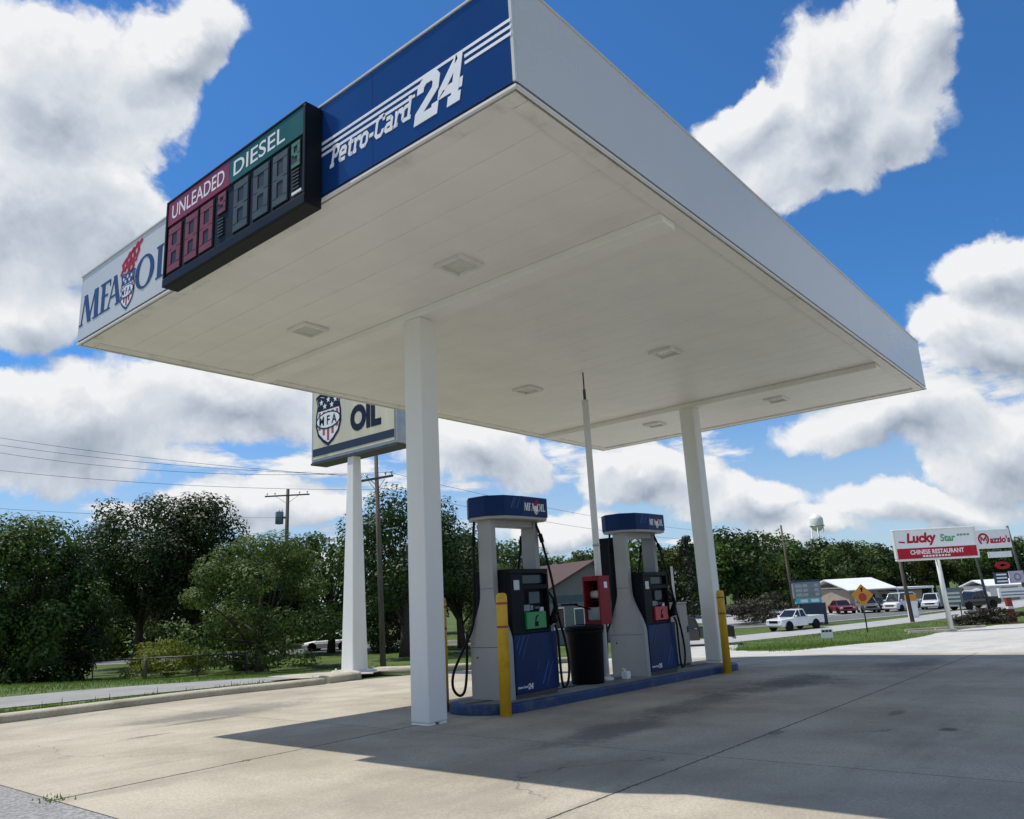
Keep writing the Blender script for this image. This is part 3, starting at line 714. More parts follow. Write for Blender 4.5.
# ------------------------------------------------------------------ fuel pumps (built once, copied)
def make_pump():
    t = thing('fuel_pump', '', 'fuel pump')
    mb = MB(); mb.box(-.40,.47,-.30,.30,0,.06); mb.build('plinth', M['dark_steel'], t)
    mb = MB(); mb.box(-.384,.49,-.325,.325,.06,.76); lp = mb.build('lower_panel', M['pump_blue'], t, bevel=.012)
    for y, sg in ((-.3265,1),(.3265,-1)):
        mb = MB()
        F = frame((0,y,0),(sg,0,0),(0,0,1))
        for (a, z, l, w) in ((-.33,.52,.22,.012),(-.27,.45,.30,.008),(-.36,.60,.14,.01),(.12,.14,.26,.018),(.20,.10,.30,.01),(.02,.30,.12,.008)):
            mb.prism([(a,z),(a+w*1.6,z),(a+l*.55+w*1.6,z+l),(a+l*.55,z+l)][:4], -.002, .002, 0, F)
        mb.build('graphic', M['pale_blue'], lp)
    for y, sg in ((-.3265,1),(.3265,-1)):
        mb = MB()
        F = frame((0,y,0),(sg,0,0),(0,0,1))
        slab(mb, 'Petro-Card', F, -.36, .125, .020, z0=.002); slab(mb, '24', F, -.165, .105, .045, z0=.002)
        mb.build('lettering', M['letter_white'], lp)
    # bottle shaped side panels with slim necks
    prof = [(.315,0),(.315,.66)]
    for k in range(1, 11):
        u = k/10; prof.append((.315-.203*(u*u*(3-2*u)), .66+.62*u))
    prof += [(.112,2.21)]
    poly = prof+[(-a,b) for a, b in prof[::-1]]
    far_ = [(.24,.765),(.24,.95)]+[(.24-.128*(k/10)**2*(3-2*k/10), .95+.40*k/10) for k in range(1,11)]+[(.112,2.21)]
    for x in (-.49, .40):
        if x > 0: poly = far_+[(-a,b) for a, b in far_[::-1]]
        mb = MB(); mb.prism(poly, x, x+.09, 0, Matrix(((0,0,1,0),(1,0,0,0),(0,1,0,0),(0,0,0,1))))
        mb.build('side_panel', M['pump_grey'], t)
    for z in (.62,1.33):
        mb = MB(); mb.box(-.4925,-.489,-.30 if z < 1 else -.108,.30 if z < 1 else .108,z,z+.006); mb.build('panel_seam', M['dark_steel'], t)
    mb = MB(); mb.lathe([(.012,0),(.016,.004),(.012,.008)], 10, 0, Matrix.Translation((-.494,.2,.5)) @ Matrix.Rotation(R(90),4,'Y')); mb.build('panel_lock', M['dark_steel'], t)
    mb = MB(); mb.box(-.39,.39,-.10,.10,2.12,2.21); mb.build('cross_beam', M['pump_grey'], t, bevel=.006)
    # dark head with recessed slot, display, keypad on both faces
    mb = MB(); mb.box(-.385,.395,-.24,.24,.762,1.56)
    for s in (-1, 1):
        y0, y1 = (-.31,-.242) if s < 0 else (.242,.31)
        mb.box(-.385,.395,y0,y1,1.50,1.56); mb.box(-.385,-.14,y0,y1,.762,1.498); mb.box(.36,.395,y0,y1,.762,1.498)
        mb.box(-.138,.358,y0,y1,1.30,1.36); mb.box(-.138,.358,y0,y1,.762,.80)
    hd = mb.build('head', M['pump_dark'], t, bevel=.006)
    card = None
    for s in (-1, 1):
        F = frame((0,s*.25,0),(-s,0,0),(0,0,1))
        X = lambda a: a if s < 0 else -a
        def pan(mb, a, b, z0, z1, d0, d1, m=0):
            aa, bb = (a, b) if s < 0 else (-b, -a)
            aa, bb = a, b
            F2 = frame((0,s*.24,0),(-s,0,0),(0,0,1))
            q = [(aa,z0),(bb,z0),(bb,z1),(aa,z1)] if s < 0 else [(-bb,z0),(-aa,z0),(-aa,z1),(-bb,z1)]
            mb.prism(q, d0, d1, m, F2)
        mb = MB(); pan(mb, .02,.24,1.12,1.27,0,.03); mb.build('screen', M['screen'], hd, bevel=.004)
        mb = MB(); pan(mb, -.10,.03,.98+.05,1.11,0,.03); pan(mb, .05,.10,1.04,1.10,0,.025); mb.build('keypad', M['board_grey'], hd, bevel=.004)
        mb = MB(); pan(mb, .255,.335,1.00,1.07,.0,.012); mb.build('decal', M['letter_white'], hd)
        mb = MB(); pan(mb, -.33,-.22,1.30,1.42,.072,.075); mb.build('decal', M['steel'], hd)
        mb = MB(); pan(mb, .12,.24,1.05,1.085,0,.035); mb.build('card_slot', M['screen'], hd, bevel=.003)
        mb = MB(); pan(mb, -.12,.33,1.375,1.485,0,.01); mb.build('display', M['screen'], hd, bevel=.003)
        mb = MB(); pan(mb, -.13,.27,.81,1.02,.02,.10); c = mb.build('nozzle_card', M['pump_green'], t, bevel=.01)
        if card is None: card = []
        card.append(c)
        mb = MB()
        F2 = frame((0,s*.34,0),(-s,0,0),(0,0,1)); sx = 1 if s < 0 else -1
        mb.prism([(sx*.06-.035,.84),(sx*.06+.035,.84),(sx*.06+.035,.90),(sx*.06-.035,.90)], 0, .004, 0, F2)
        for qd in stroke([(sx*.06-.02,.905),(sx*.06,.955),(sx*.06+.04,.975)], .018): mb.prism(qd, 0, .005, 0, F2)
        mb.build('pump_symbol', M['black'], c)
        # nozzle in its boot
        mb = MB(); q = s*.30
        mb.tube([(.40,q,.86),(.41,q+s*.05,.95),(.42,q+s*.09,1.06),(.43,q+s*.06,1.15)], [.035,.04,.034,.028], 10)
        mb.tube([(.40,q,.84),(.37,q+s*.09,.90),(.39,q+s*.11,1.02)], .012, 6); mb.tube([(.43,q+s*.06,1.15),(.42,q,1.24),(.40,q-s*.02,1.27)], .014, 8)
        mb.lathe([(.0,.0),(.055,.02),(.06,.05),(.04,.09),(.0,.1)], 14, 0, Matrix.Translation((.41,q+s*.05,.85)))
        mb.build('nozzle', M['black'], t)
        mb = MB()
        hx = .47
        mb.tube(smooth([(hx-.02,s*.10,2.19),(hx,s*.16,2.02),(hx+.01,s*.24,1.7),(hx+.01,s*.31,1.4),(hx+.02,s*.34,1.15),(hx+.06,s*.35,.9),(hx+.15,s*.35,.66),(hx+.21,s*.35,.36),(hx+.18,s*.35,.13),(hx+.09,s*.35,.05),(hx+.03,s*.355,.13),(hx-.01,s*.37,.45),(hx-.03,s*.38,.72),(.41,s*.36,.84)], 6), .017, 8)
        mb.tube([(hx-.0,s*.16,2.03),(hx+.002,s*.19,1.92)], .03, 8)
        mb.build('hose', M['rubber'], t)
    mb = MB()
    mb.tube(smooth([(-.50,.16,2.19),(-.515,.17,2.0),(-.52,.18,1.6),(-.52,.20,1.1),(-.53,.24,.85),(-.62,.34,.58),(-.70,.42,.34),(-.69,.45,.16),(-.61,.43,.06),(-.54,.40,.10),(-.51,.38,.3),(-.505,.365,.6),(-.50,.355,.8)], 6), .017, 8)
    mb.tube([(-.515,.17,2.0),(-.517,.172,1.88)], .03, 8)
    mb.build('hose', M['rubber'], t)
    # bowed topper
    half = [(-.60,.16),(-.60,-.12),(-.42,-.30),(-.10,-.345),(.44,-.335),(.60,-.17),(.60,.12),(.42,.30),(.10,.345),(-.44,.335)]
    mb = MB(); mb.prism(half, 2.235, 2.495); tp = mb.build('topper', M['pump_blue'], t, bevel=.008)
    mb = MB(); mb.prism([(a*.97,b*.97) for a, b in half], 2.20, 2.234); mb.build('topper_lip', M['pump_grey'], t)
    def facet(i):
        a, b = half[i], half[i+1]; d = Vector((b[0]-a[0],b[1]-a[1],0)); m = ((a[0]+b[0])/2,(a[1]+b[1])/2)
        return frame((m[0],m[1],0), d, (0,0,1)), d.length
    for i, j in ((3,2),(8,7)):
        mb = MB(); mr = MB(); mg = MB()
        F, l = facet(i); x = -.24
        for ch, w in (('M',.085),('F',.05),('A',.07)): serif(mb, ch, F, x, w, .10, 0, .003, 2.31); x += w+.008
        x += .05
        shx = x
        for ch, w in (('O',.075),('I',.03),('L',.05)): serif(mb, ch, F, x, w, .10, 0, .003, 2.31); x += w+.008
        shield(mb, F, shx-.025, 2.325, .10, .003)
        flame(mr, F, shx-.02, 2.41, .11, 0, .003)
        F, l = facet(j)
        for a, w in ((-.06,.012),(-.02,.006),(.04,.01)): mg.prism([(a,2.33),(a+w*2,2.33),(a+.07+w*2,2.475),(a+.07,2.475)], -.002, .002, 0, F)
        mb.build('lettering', [M['letter_white'], M['letter_white'], M['logo_red']], tp); mr.build('flame_emblem', M['logo_red'], tp); mg.build('graphic', M['pale_blue'], tp)
    return t
P1 = (7.855, 6.585); P2 = (11.08, 6.585)
pump = make_pump(); pump.location = (*P1, iz(*P1)); pump['group'] = 'fuel pumps on the island'
pump['label'] = 'nearer fuel pump with a green nozzle card under its blue topper'
pump2 = dup(pump, (*P2, iz(*P2)), 0, 'farther fuel pump with a red nozzle card behind the black bin')
for c in pump2.children:
    if c.name.startswith('nozzle_card'):
        c.data = c.data.copy(); c.data.materials[0] = M['pump_red']; c['label'] = 'red nozzle card'
for c in pump.children:
    if c.name.startswith('nozzle_card'): c['label'] = 'green nozzle card'
# dark board standing beside the far pump's slim neck
mb = MB()
mb.box(-.47,-.42,.118,.50,1.15,2.14); mb.build('side_board', M['pump_dark'], pump2, bevel=.01)

# ------------------------------------------------------------------ bollards
def bollard():
    t = thing('bollard', '', 'bollard')
    mb = MB(); mb.lathe([(.066,-.05),(.066,1.31),(.062,1.35),(.048,1.372),(.02,1.378)], 20); mb.build('sleeve', M['yellow'], t)
    for z in (1.245, .98):
        mb = MB(); mb.lathe([(.0672,z),(.068,z+.004),(.068,z+.022),(.0672,z+.026)], 20); mb.build('reflective_band', M['tape'], t)
    return t
b0 = bollard(); b0.location = (6.98,6.03,g(6.98,6.03)); b0['group'] = 'yellow bollards round the island'
b0['label'] = 'yellow bollard in front of the nearer pump'; b0.rotation_euler = (0, R(.8), 0)
dup(b0, (7.06,7.10,g(7.06,7.10)), 1., 'yellow bollard mostly hidden behind the near white column')
b2 = dup(b0, (12.68,5.96,g(12.68,5.96)), 2., 'yellow bollard against the far column at the island end')
b2.rotation_euler = (0, R(-.7), 2.)

# ------------------------------------------------------------------ bin, pole, towel box, cabinet
t = thing('trash_bin', 'black round trash bin between the two pumps', 'trash bin', (9.47,6.60,iz(9.47,6.6)))
mb = MB(); mb.lathe([(.225,0),(.235,.03),(.262,.68),(.275,.70),(.28,.74)], 32); mb.build('barrel', M['black'], t)
mb = MB(); mb.lathe([(.285,.742),(.287,.78),(.26,.80),(.17,.81),(.165,.78),(.16,.76)], 32); mb.build('lid', M['black'], t)
px_, py_ = 9.95, 6.60
t = thing('vent_pole', 'thin white pole running from the island up to the canopy deck', 'pole', (px_,py_,iz(px_,py_)))
z0 = iz(px_,py_)
mb = MB(); mb.tube([(0,0,.02),(0,0,4.42-z0)], .052, 16); mb.build('pipe', M['white'], t)
mb = MB(); mb.tube([(0,0,4.40-z0),(0,0,4.60-z0)], .024, 10); mb.tube([(0,0,4.60-z0),(0,0,4.884-z0)], .012, 8); mb.build('rod', M['dark_steel'], t)
mb = MB(); mb.lathe([(.11,0),(.11,.03),(.06,.05)], 16); mb.build('foot', M['white'], t)
mb = MB(); mb.lathe([(.055,1.95),(.058,1.96),(.058,1.985),(.055,1.99)], 16); mb.build('collar', M['steel'], t)
t = thing('towel_box', 'red paper towel and squeegee box strapped to the white pole above the bin', 'towel box', (9.80,6.55,iz(9.8,6.55)+.80))
mb = MB()   # open-fronted box facing -X
mb.box(-.16,.13,-.15,-.12,0,.70); mb.box(-.16,.13,.12,.15,0,.70); mb.box(-.16,.13,-.119,.119,.63,.70); mb.box(-.16,.13,-.119,.119,0,.05); mb.box(.10,.13,-.119,.119,.05,.63)
mb.build('shell', M['red_box'], t, bevel=.008)
mb = MB(); mb.box(-.12,.095,-.118,.118,.33,.345); mb.box(.075,.098,-.118,.118,.052,.33); mb.box(.075,.098,-.118,.118,.346,.628); mb.build('inner_shelf', M['black'], t)
mb = MB(); mb.tube([(.0,-.09,.43),(.0,.09,.43)], .06, 16); mb.build('towel_roll', M['paper'], t)
mb = MB(); mb.prism([(-.13,-.115),(.05,-.115),(.05,.115),(-.13,.115)], .055, .25, 0); mb.build('wash_bucket', M['board_grey'], t, bevel=.02)
mb = MB(); mb.tube([(-.08,.0,.20),(-.20,.14,.26),(-.30,.30,.32)], .012, 8); mb.box(-.37,-.24,.20,.42,.29,.32); mb.build('squeegee', M['black'], t, bevel=.005)
mb = MB(); mb.prism([(-.03,.52),(.05,.52),(.05,.61),(-.03,.61)], -.003, .001, 0, FRONT(0,-.1525,0)); mb.build('sticker', M['letter_white'], t)
t = thing('junction_box', 'small white box on the island at the foot of the far pump', 'junction box', (10.18,6.40,iz(10.18,6.40)))
mb = MB(); mb.box(-.055,.055,-.05,.05,0,.11); mb.build('box_body', M['white'], t, bevel=.012); mb = MB(); mb.tube([(0,.02,.10),(0,.02,.13),(-.05,.02,.15)], .015, 8); mb.build('conduit', M['white'], t)
t = thing('steel_cabinet', 'tall beige steel cabinet on the island behind the far pump', 'cabinet', (12.72,6.84,iz(12.72,6.84)))
mb = MB(); mb.box(-.17,.17,-.13,.13,.04,1.05); mb.build('body', M['cabinet'], t, bevel=.01)
mb = MB(); mb.box(-.18,.18,-.14,.14,1.052,1.08); mb.build('lid', M['cabinet'], t, bevel=.006)
mb = MB(); mb.box(-.14,.14,-.136,-.132,.12,.98); dr = mb.build('door', M['cabinet'], t); mb = MB(); mb.box(.09,.11,-.155,-.137,.55,.66); mb.build('handle', M['dark_steel'], dr)
mb = MB(); mb.box(-.15,.15,-.11,.11,0,.038); mb.build('base', M['dark_steel'], t)
mb = MB(); mb.tube([(.03,.02,1.08),(.03,.02,1.72)], .022, 8); mb.build('vent_pipe', M['white'], t)

# ------------------------------------------------------------------ pylon sign by the driveway
pz = g(11.1,13.67)
t = thing('pylon_sign', 'square cream shield sign on a tapered white pylon by the driveway', 'pylon sign', (11.1,13.67,pz+.095))
def taper(z0, z1, a0, a1, b0=None, b1=None): 
    return [[(-a,-b,z),(a,-b,z),(a,b,z),(-a,b,z)] for z, a, b in ((z0,a0,b0 or a0),(z1,a1,b1 or a1))]
mb = MB(); mb.loft([[(x-.08,y+.10,z) for x,y,z in r_] for r_ in taper(.03, 4.9, .205, .105)]); mb.build('pole', M['pylon'], t, bevel=.02)
mb = MB(); mb.box(-.42,.26,-.24,.44,0,.03)
for a in (-.28,.28):
    for b in (-.28,.28): mb.tube([(a-.08,b+.1,.03),(a-.08,b+.1,.09)], .022, 6)
mb.build('base_plate', M['pylon'], t, bevel=.004)
sz0, sz1, sw, sd = 4.76, 6.9, 1.54, .22
mb = MB(); mb.box(-sd,sd,-sw,sw,sz0,sz1); mb.build('sign_cabinet', M['steel'], t, bevel=.02)
mb = MB(); mb.box(-sd-.01,sd+.01,-sw-.01,sw+.01,sz0-.05,sz0-.004); mb.build('bottom_trim', M['dark_steel'], t)
for s in (-1, 1):
    F = frame((s*(sd+.002),0,0),(0,s,0),(0,0,1))
    mb = MB(); mb.prism([(-sw+.07,sz0+.07),(sw-.07,sz0+.07),(sw-.07,sz1-.07),(-sw+.07,sz1-.07)], -.01, .012, 0, F); fp = mb.build('face_panel', M['cream'], t)
    mb = MB(); mb.prism([(-sw+.08,sz0+.14),(sw-.08,sz0+.14),(sw-.08,sz0+.32),(-sw+.08,sz0+.32)], .012, .018, 0, F); mb.build('navy_band', M['sign_navy'], fp)
    mb = MB(); shield(mb, F, -.86, sz0+1.02, 1.12, .018); mb.build('crest', [M['star_navy'], M['letter_white'], M['shield_red']], fp)
    mb = MB(); text(mb, 'OIL', F, 1.08, .62, 0, .016, 0, .06, .50, sz0+.80); text(mb, 'MFA', F, 1.15, .50, 0, .016, 0, .05, .50, sz0+1.52); mb.build('lettering', M['star_navy'], fp)

# ------------------------------------------------------------------ trees
def leaves_mesh(name, pts, nor, size, mat):
    """pts, nor: (n,3) arrays; one small bent leaf face per point"""
    n = len(pts)
    a = nrg.normal(size=(n,3)); t1 = np.cross(nor, a); t1 /= np.linalg.norm(t1, axis=1)[:,None]+1e-9
    t2 = np.cross(nor, t1)
    sz = size*nrg.uniform(.6,1.35,(n,1))
    V = np.stack([pts-t1*sz, pts+t2*sz*.5+nor*sz*.12, pts+t1*sz, pts-t2*sz*.5+nor*sz*.12], 1).reshape(-1,3)
    me = bpy.data.meshes.new(name)
    me.vertices.add(4*n); me.vertices.foreach_set('co', V.ravel().astype(np.float32))
    me.loops.add(4*n); me.loops.foreach_set('vertex_index', np.arange(4*n, dtype=np.int32))
    me.polygons.add(n); me.polygons.foreach_set('loop_start', np.arange(0,4*n,4,dtype=np.int32))
    me.materials.append(mat); me.update(calc_edges=True); me.validate()
    return me
def crown_pts(kind, n, seed):
    """points and normals for a crown about 1 unit high above z=0, radius about .5"""
    r = np.random.default_rng(seed); P = []; Q = []
    cl = []
    if kind == 'round':
        k = 46
        while len(cl) < k:
            u = r.uniform(-1,1,3)
            if np.linalg.norm(u) > 1 or np.linalg.norm(u) < .45: continue
            c = np.array([u[0]*.42,u[1]*.42,.60+u[2]*.33])
            if c[2] < .32 and r.random() < .4: continue
            cl.append((c, r.uniform(.085,.16)))
    elif kind == 'full':      # leafy down to the ground
        k = 52
        while len(cl) < k:
            z = r.uniform(.04,.93); w = .46*math.sqrt(max(0.02,1-((z-.38)/.60)**2)); a = r.uniform(0,6.28); q = math.sqrt(r.uniform(.35,1))
            cl.append((np.array([math.cos(a)*w*q, math.sin(a)*w*q, z]), r.uniform(.08,.15)))
    elif kind == 'tall':
        k = 40
        while len(cl) < k:
            z = r.uniform(.22,.95); w = .30*math.sqrt(max(0.03,1-((z-.55)/.46)**2)); a = r.uniform(0,6.28); q = math.sqrt(r.uniform(.25,1))
            cl.append((np.array([math.cos(a)*w*q, math.sin(a)*w*q, z]), r.uniform(.07,.13)))
    elif kind == 'cone':
        for k in range(46):
            z = r.uniform(.10,.97); w = .27*(1-z)+.02; a = r.uniform(0,6.28)
            cl.append((np.array([math.cos(a)*w, math.sin(a)*w, z]), .035+.09*(1-z)))
    elif kind == 'bush':
        for k in range(34):
            a = r.uniform(0,6.28); q = math.sqrt(r.uniform(.1,1)); z = r.uniform(.08,.80)*math.sqrt(max(.05,1-q*q*.75))
            cl.append((np.array([math.cos(a)*.46*q, math.sin(a)*.46*q, z+.05]), r.uniform(.10,.17)))
    wt = np.array([b*b for _, b in cl]); wt /= wt.sum()
    for (c, b), m in zip(cl, r.multinomial(n, wt)):
        d = r.normal(size=(m,3)); d /= np.linalg.norm(d,axis=1)[:,None]
        rad = b*np.cbrt(r.uniform(.25,1.25,(m,1)))
        P.append(c+d*rad*np.array([1.12,1.12,.82])); nn = d*.8+np.array([0,0,.35])+r.normal(size=(m,3))*.27
        Q.append(nn/np.linalg.norm(nn,axis=1)[:,None])
    P = np.concatenate(P); Q = np.concatenate(Q); P[:,2] = np.maximum(P[:,2], .012)
    return P, Q, cl
def make_tree(kind, n, size, mat, seed, scale, label, name='tree', cat='tree', trunk=.028, top=.62):
    t = thing(name, label, cat)
    P, Q, cl = crown_pts(kind, n, seed); S = np.array(scale)
    me = leaves_mesh('crown', P*S, Q, size, mat)
    o = bpy.data.objects.new('crown', me); COL.objects.link(o); o.parent = t
    mb = MB(); rr = random.Random(seed); h = scale[2]; tr = trunk*h
    tp = [(0,0,-.2),(.01*h,0,.12*h),(.015*h,.01*h,.3*h),(.0,.0,top*h)]
    mb.tube(tp, [tr*1.35,tr,tr*.8,tr*.3], 9)
    for c, b in cl[::3]:
        z0 = rr.uniform(.16,.45) if kind not in ('bush','full') else rr.uniform(.03,.3)
        e = c*S; s0 = (.012*h,.005*h,z0*h); md = ((s0[0]+e[0])*.5,(s0[1]+e[1])*.5,s0[2]+(e[2]-s0[2])*.62)
        mb.tube([s0,md,tuple(e)], [tr*.42,tr*.26,tr*.08], 5)
    mb.build('trunk', M['bark'], t)
    return t
G_ = 'trees behind the lot and the road'
def plant(src, x, y, label, k=1., kz=None, rz=None, group=G_):
    return dup(src, (x, y, g(x,y)-.03), rng.uniform(0,6.28) if rz is None else rz, label, (k,k,kz or k), group)
def put(t, x, y, group=G_):
    t.location = (x, y, g(x,y)-.03); t['group'] = group; return t
# near and middle trees on the left
tA = put(make_tree('full', 20000, .135, LF[1], 3, (9.6,9.6,9.9), 'leafy dark green tree at the left edge, branches down to the lawn'), 17.2, 53.6)
tB = put(make_tree('full', 20000, .135, LF[0], 5, (8.8,8.8,10.0), 'dense dark green tree whose boughs touch the lawn beside the rail fence'), 18.6, 55.2)
tC = put(make_tree('round', 20000, .155, LF[0], 8, (11.6,11.6,14.6), 'tall dark tree with gaps of sky rising behind the rail fence', trunk=.022), 28.8, 62.8)
tD = put(make_tree('round', 17000, .155, LF[0], 13, (8.8,8.8,13.4), 'tall dark tree just right of the tallest gap-filled crown at left', trunk=.022), 32.3, 60.8)
tE = put(make_tree('full', 22000, .11, LF[2], 21, (9.4,9.4,8.6), 'broad olive green tree with foliage to the ground left of the white pylon'), 28.4, 45.0)
tF = put(make_tree('bush', 6500, .085, LF[3], 23, (4.9,4.9,2.7), 'round yellow green bush behind the rail fence', 'bush', 'bush', .02, .4), 25.0, 50.3, 'bushes on the lawns')
tG = put(make_tree('round', 15000, .145, LF[0], 31, (9.6,9.6,12.4), 'dark tree with a bare trunk right of the leaning wooden pole', trunk=.03), 38.6, 42.6)
tH = make_tree('tall', 7000, .20, LF[1], 33, (12,12,10.5), 'tall green tree seen behind the white pylon')
put(tH, 41.5, 55.0)
plant(tD, 38.4, 57.4, 'dark tree behind the olive tree and the wooden pole', .68)
plant(tA, 12.0, 58.5, 'dark leafy tree cut off by the left edge of the photo', .95)
plant(tC, 45.5, 70.5, 'rounded tree beyond the road behind the olive tree', .74)
plant(tG, 46.2, 44.2, 'dark tree seen between the near column and the nearer pump', .80)
plant(tB, 44.0, 48.6, 'low dense tree behind the near column', .82)
plant(tC, 56.5, 51.8, 'dark tree seen through the opening of the nearer pump', .70)
plant(tE, 54.2, 46.8, 'olive tree seen low through the nearer pump', .78)
plant(tG, 61.0, 49.6, 'dark tree right of the nearer pump above the brown roof', .74)
plant(tH, 73.0, 54.0, 'green tree peeping over the brown roof', .80)
plant(tA, 66.0, 58.0, 'leafy tree behind the grey house', .74)
tI = put(make_tree('cone', 3200, .22, LF[5], 41, (11,11,10.6), 'pointed dark conifer just left of the far column', 'conifer', 'conifer', .02, .95), 91.0, 46.6, 'conifers among the far trees')
plant(tI, 100.0, 69.5, 'small pointed conifer left of the vent pole over the brown roof', .95, group='conifers among the far trees')
plant(tI, 120.0, 55.5, 'narrow conifer right of the far column', 1.05, group='conifers among the far trees')
# lower detail trees for the far row
fA = make_tree('round', 3600, .30, LF[1], 51, (11,11,11.5), 'mid green tree seen through the opening of the far pump')
fB = make_tree('full', 3600, .30, LF[1], 52, (10.5,10.5,10), 'bushy green tree between the far pump and the far column')
fC = make_tree('round', 3600, .30, LF[0], 53, (11.5,11.5,10), 'x')
fD = make_tree('tall', 3400, .30, LF[2], 54, (15,15,11), 'x')
put(fA, 90.5, 54.6); put(fB, 98.0, 53.4)
far = [(fC,86,57,.80,'dark tree directly behind the red towel box'),(fD,92.5,50.8,.86,'olive tree behind the hose of the far pump'),
 (fB,104,54,.92,'leafy tree hidden partly by the far white column'),(fA,106,50.6,.98,'tree just right of the yellow bollard at the far column'),
 (fC,109,48.4,1.24,'highest crown of the far row, left of the wooden pole'),(fD,113,49.8,1.0,'olive tree behind the highest far crown'),
 (fB,117,47,.86,'bushy tree behind the wooden pole on the right'),(fA,122,48,1.1,'green tree right of the wooden pole'),
 (fC,126,45.6,1.02,'dark tree left below the water tower'),(fA,133,46.8,.9,'tree whose crown hides the foot of the water tower'),
 (fB,128,42,.92,'bushy tree behind the blue letter board'),(fC,138,44,1.12,'dark tree right of the water tower'),
 (fD,142,40.5,.92,'olive tree above the white roofed building'),(fB,146,41.8,.84,'leafy tree behind the orange diamond sign'),
 (fC,150,39,1.0,'dark tree between the diamond sign and the restaurant sign'),(fA,154,39.5,.86,'tree behind the left edge of the restaurant sign'),
 (fB,156,35.4,.78,'tree behind the middle of the restaurant sign'),(fC,158,32.4,.84,'dark tree behind the white post of the restaurant sign'),
 (fA,161,31,.80,'tree behind the right end of the restaurant sign'),(fD,163,27.6,.76,'olive tree between the two restaurant signs'),
 (fB,166,25.5,.88,'tree behind the heart letter sign'),(fC,168,22.6,.96,'dark tree at the right edge above the lilac panel'),
 (fA,171,19.4,.92,'tree cut off by the right edge of the photo'),(fB,174,15.5,.9,'tree just beyond the right edge of the photo')]
first = set()
for src, x, y, k, lab in far:
    if src in (fC, fD) and src not in first:
        first.add(src); put(src, x, y); src.scale = (k,k,k); src['label'] = lab; src.rotation_euler.z = rng.uniform(0,6)
    else: plant(src, x, y, lab, k)
rear = [(fB,112,62,1.0,'tree in the rear rank behind the leafy far row, above the towel box'),(fA,104,66,1.0,'tree in the rear rank between the vent pole and the far pump'),
 (fC,127,57,1.0,'tree in the rear rank left of the wooden pole'),(fB,138,53,1.0,'tree in the rear rank below and left of the water tower'),(fA,152,49,.95,'tree in the rear rank below and right of the water tower'),
 (fC,166,46,.9,'tree in the rear rank above the diamond sign'),(fB,172,40,.85,'tree in the rear rank above the left of the restaurant sign'),(fA,178,34,.8,'tree in the rear rank above the right of the restaurant sign'),(fC,184,28,.85,'tree in the rear rank above the heart letter sign')]
rear += [(fB,24,92,1.2,'tree in the far left woods behind the leftmost dark tree'),(fB,33,88,1.15,'tree in the far left woods behind the bough-touching tree'),(fC,41,86,1.25,'tree in the far left woods behind the tall gap-filled crown'),(fB,49,82,1.2,'tree in the far left woods behind the olive tree'),(fB,57,76,1.15,'tree in the far left woods behind the crossarm pole'),
 (fB,63,70,1.1,'tree in the far left woods behind the white pylon'),(fA,69,66,1.1,'tree in the far left woods behind the near column'),(fB,74,61,1.05,'tree in the far left woods behind the nearer pump'),(fB,80,58,.9,'tree in the woods behind the grey house'),(fB,14,96,1.2,'tree in the far left woods beyond the left photo edge'),
 (fB,37,78,.9,'low tree in the left woods between the two tall dark crowns'),(fB,28,80,.9,'low tree in the left woods behind the rail fence'),(fB,20,82,.95,'low tree in the left woods behind the yellow green bush'),(fB,46,74,.8,'low tree in the left woods behind the leaning pole'),(fB,186,20,.9,'tree in the rear rank past the right photo edge'),(fC,92,62,1.0,'tree in the rear rank right of the brown roof')]
for src, x, y, k, lab in rear: plant(src, x, y, lab, k)
bR = put(make_tree('bush', 2600, .17, LF[4], 61, (7.2,6.2,3.5), 'reddish brown bush behind the white pickup', 'bush', 'bush', .02, .4), 75.0, 31.0, 'bushes on the lawns')
plant(bR, 79.5, 33.5, 'low reddish bush right of the bigger reddish bush', .6, .5, group='bushes on the lawns')
lB = put(make_tree('bush', 3600, .10, LF[4], 63, (5.2,2.6,1.35), 'clipped grey green hedge by the red post at the right edge', 'hedge', 'hedge', .03, .4), 65.9, 10.1)
lB.rotation_euler.z = R(-52); del lB['group']
plant(bR, 70.5, 38.0, 'small bush beside the road behind the beige cabinet', .5, .55, group='bushes on the lawns')

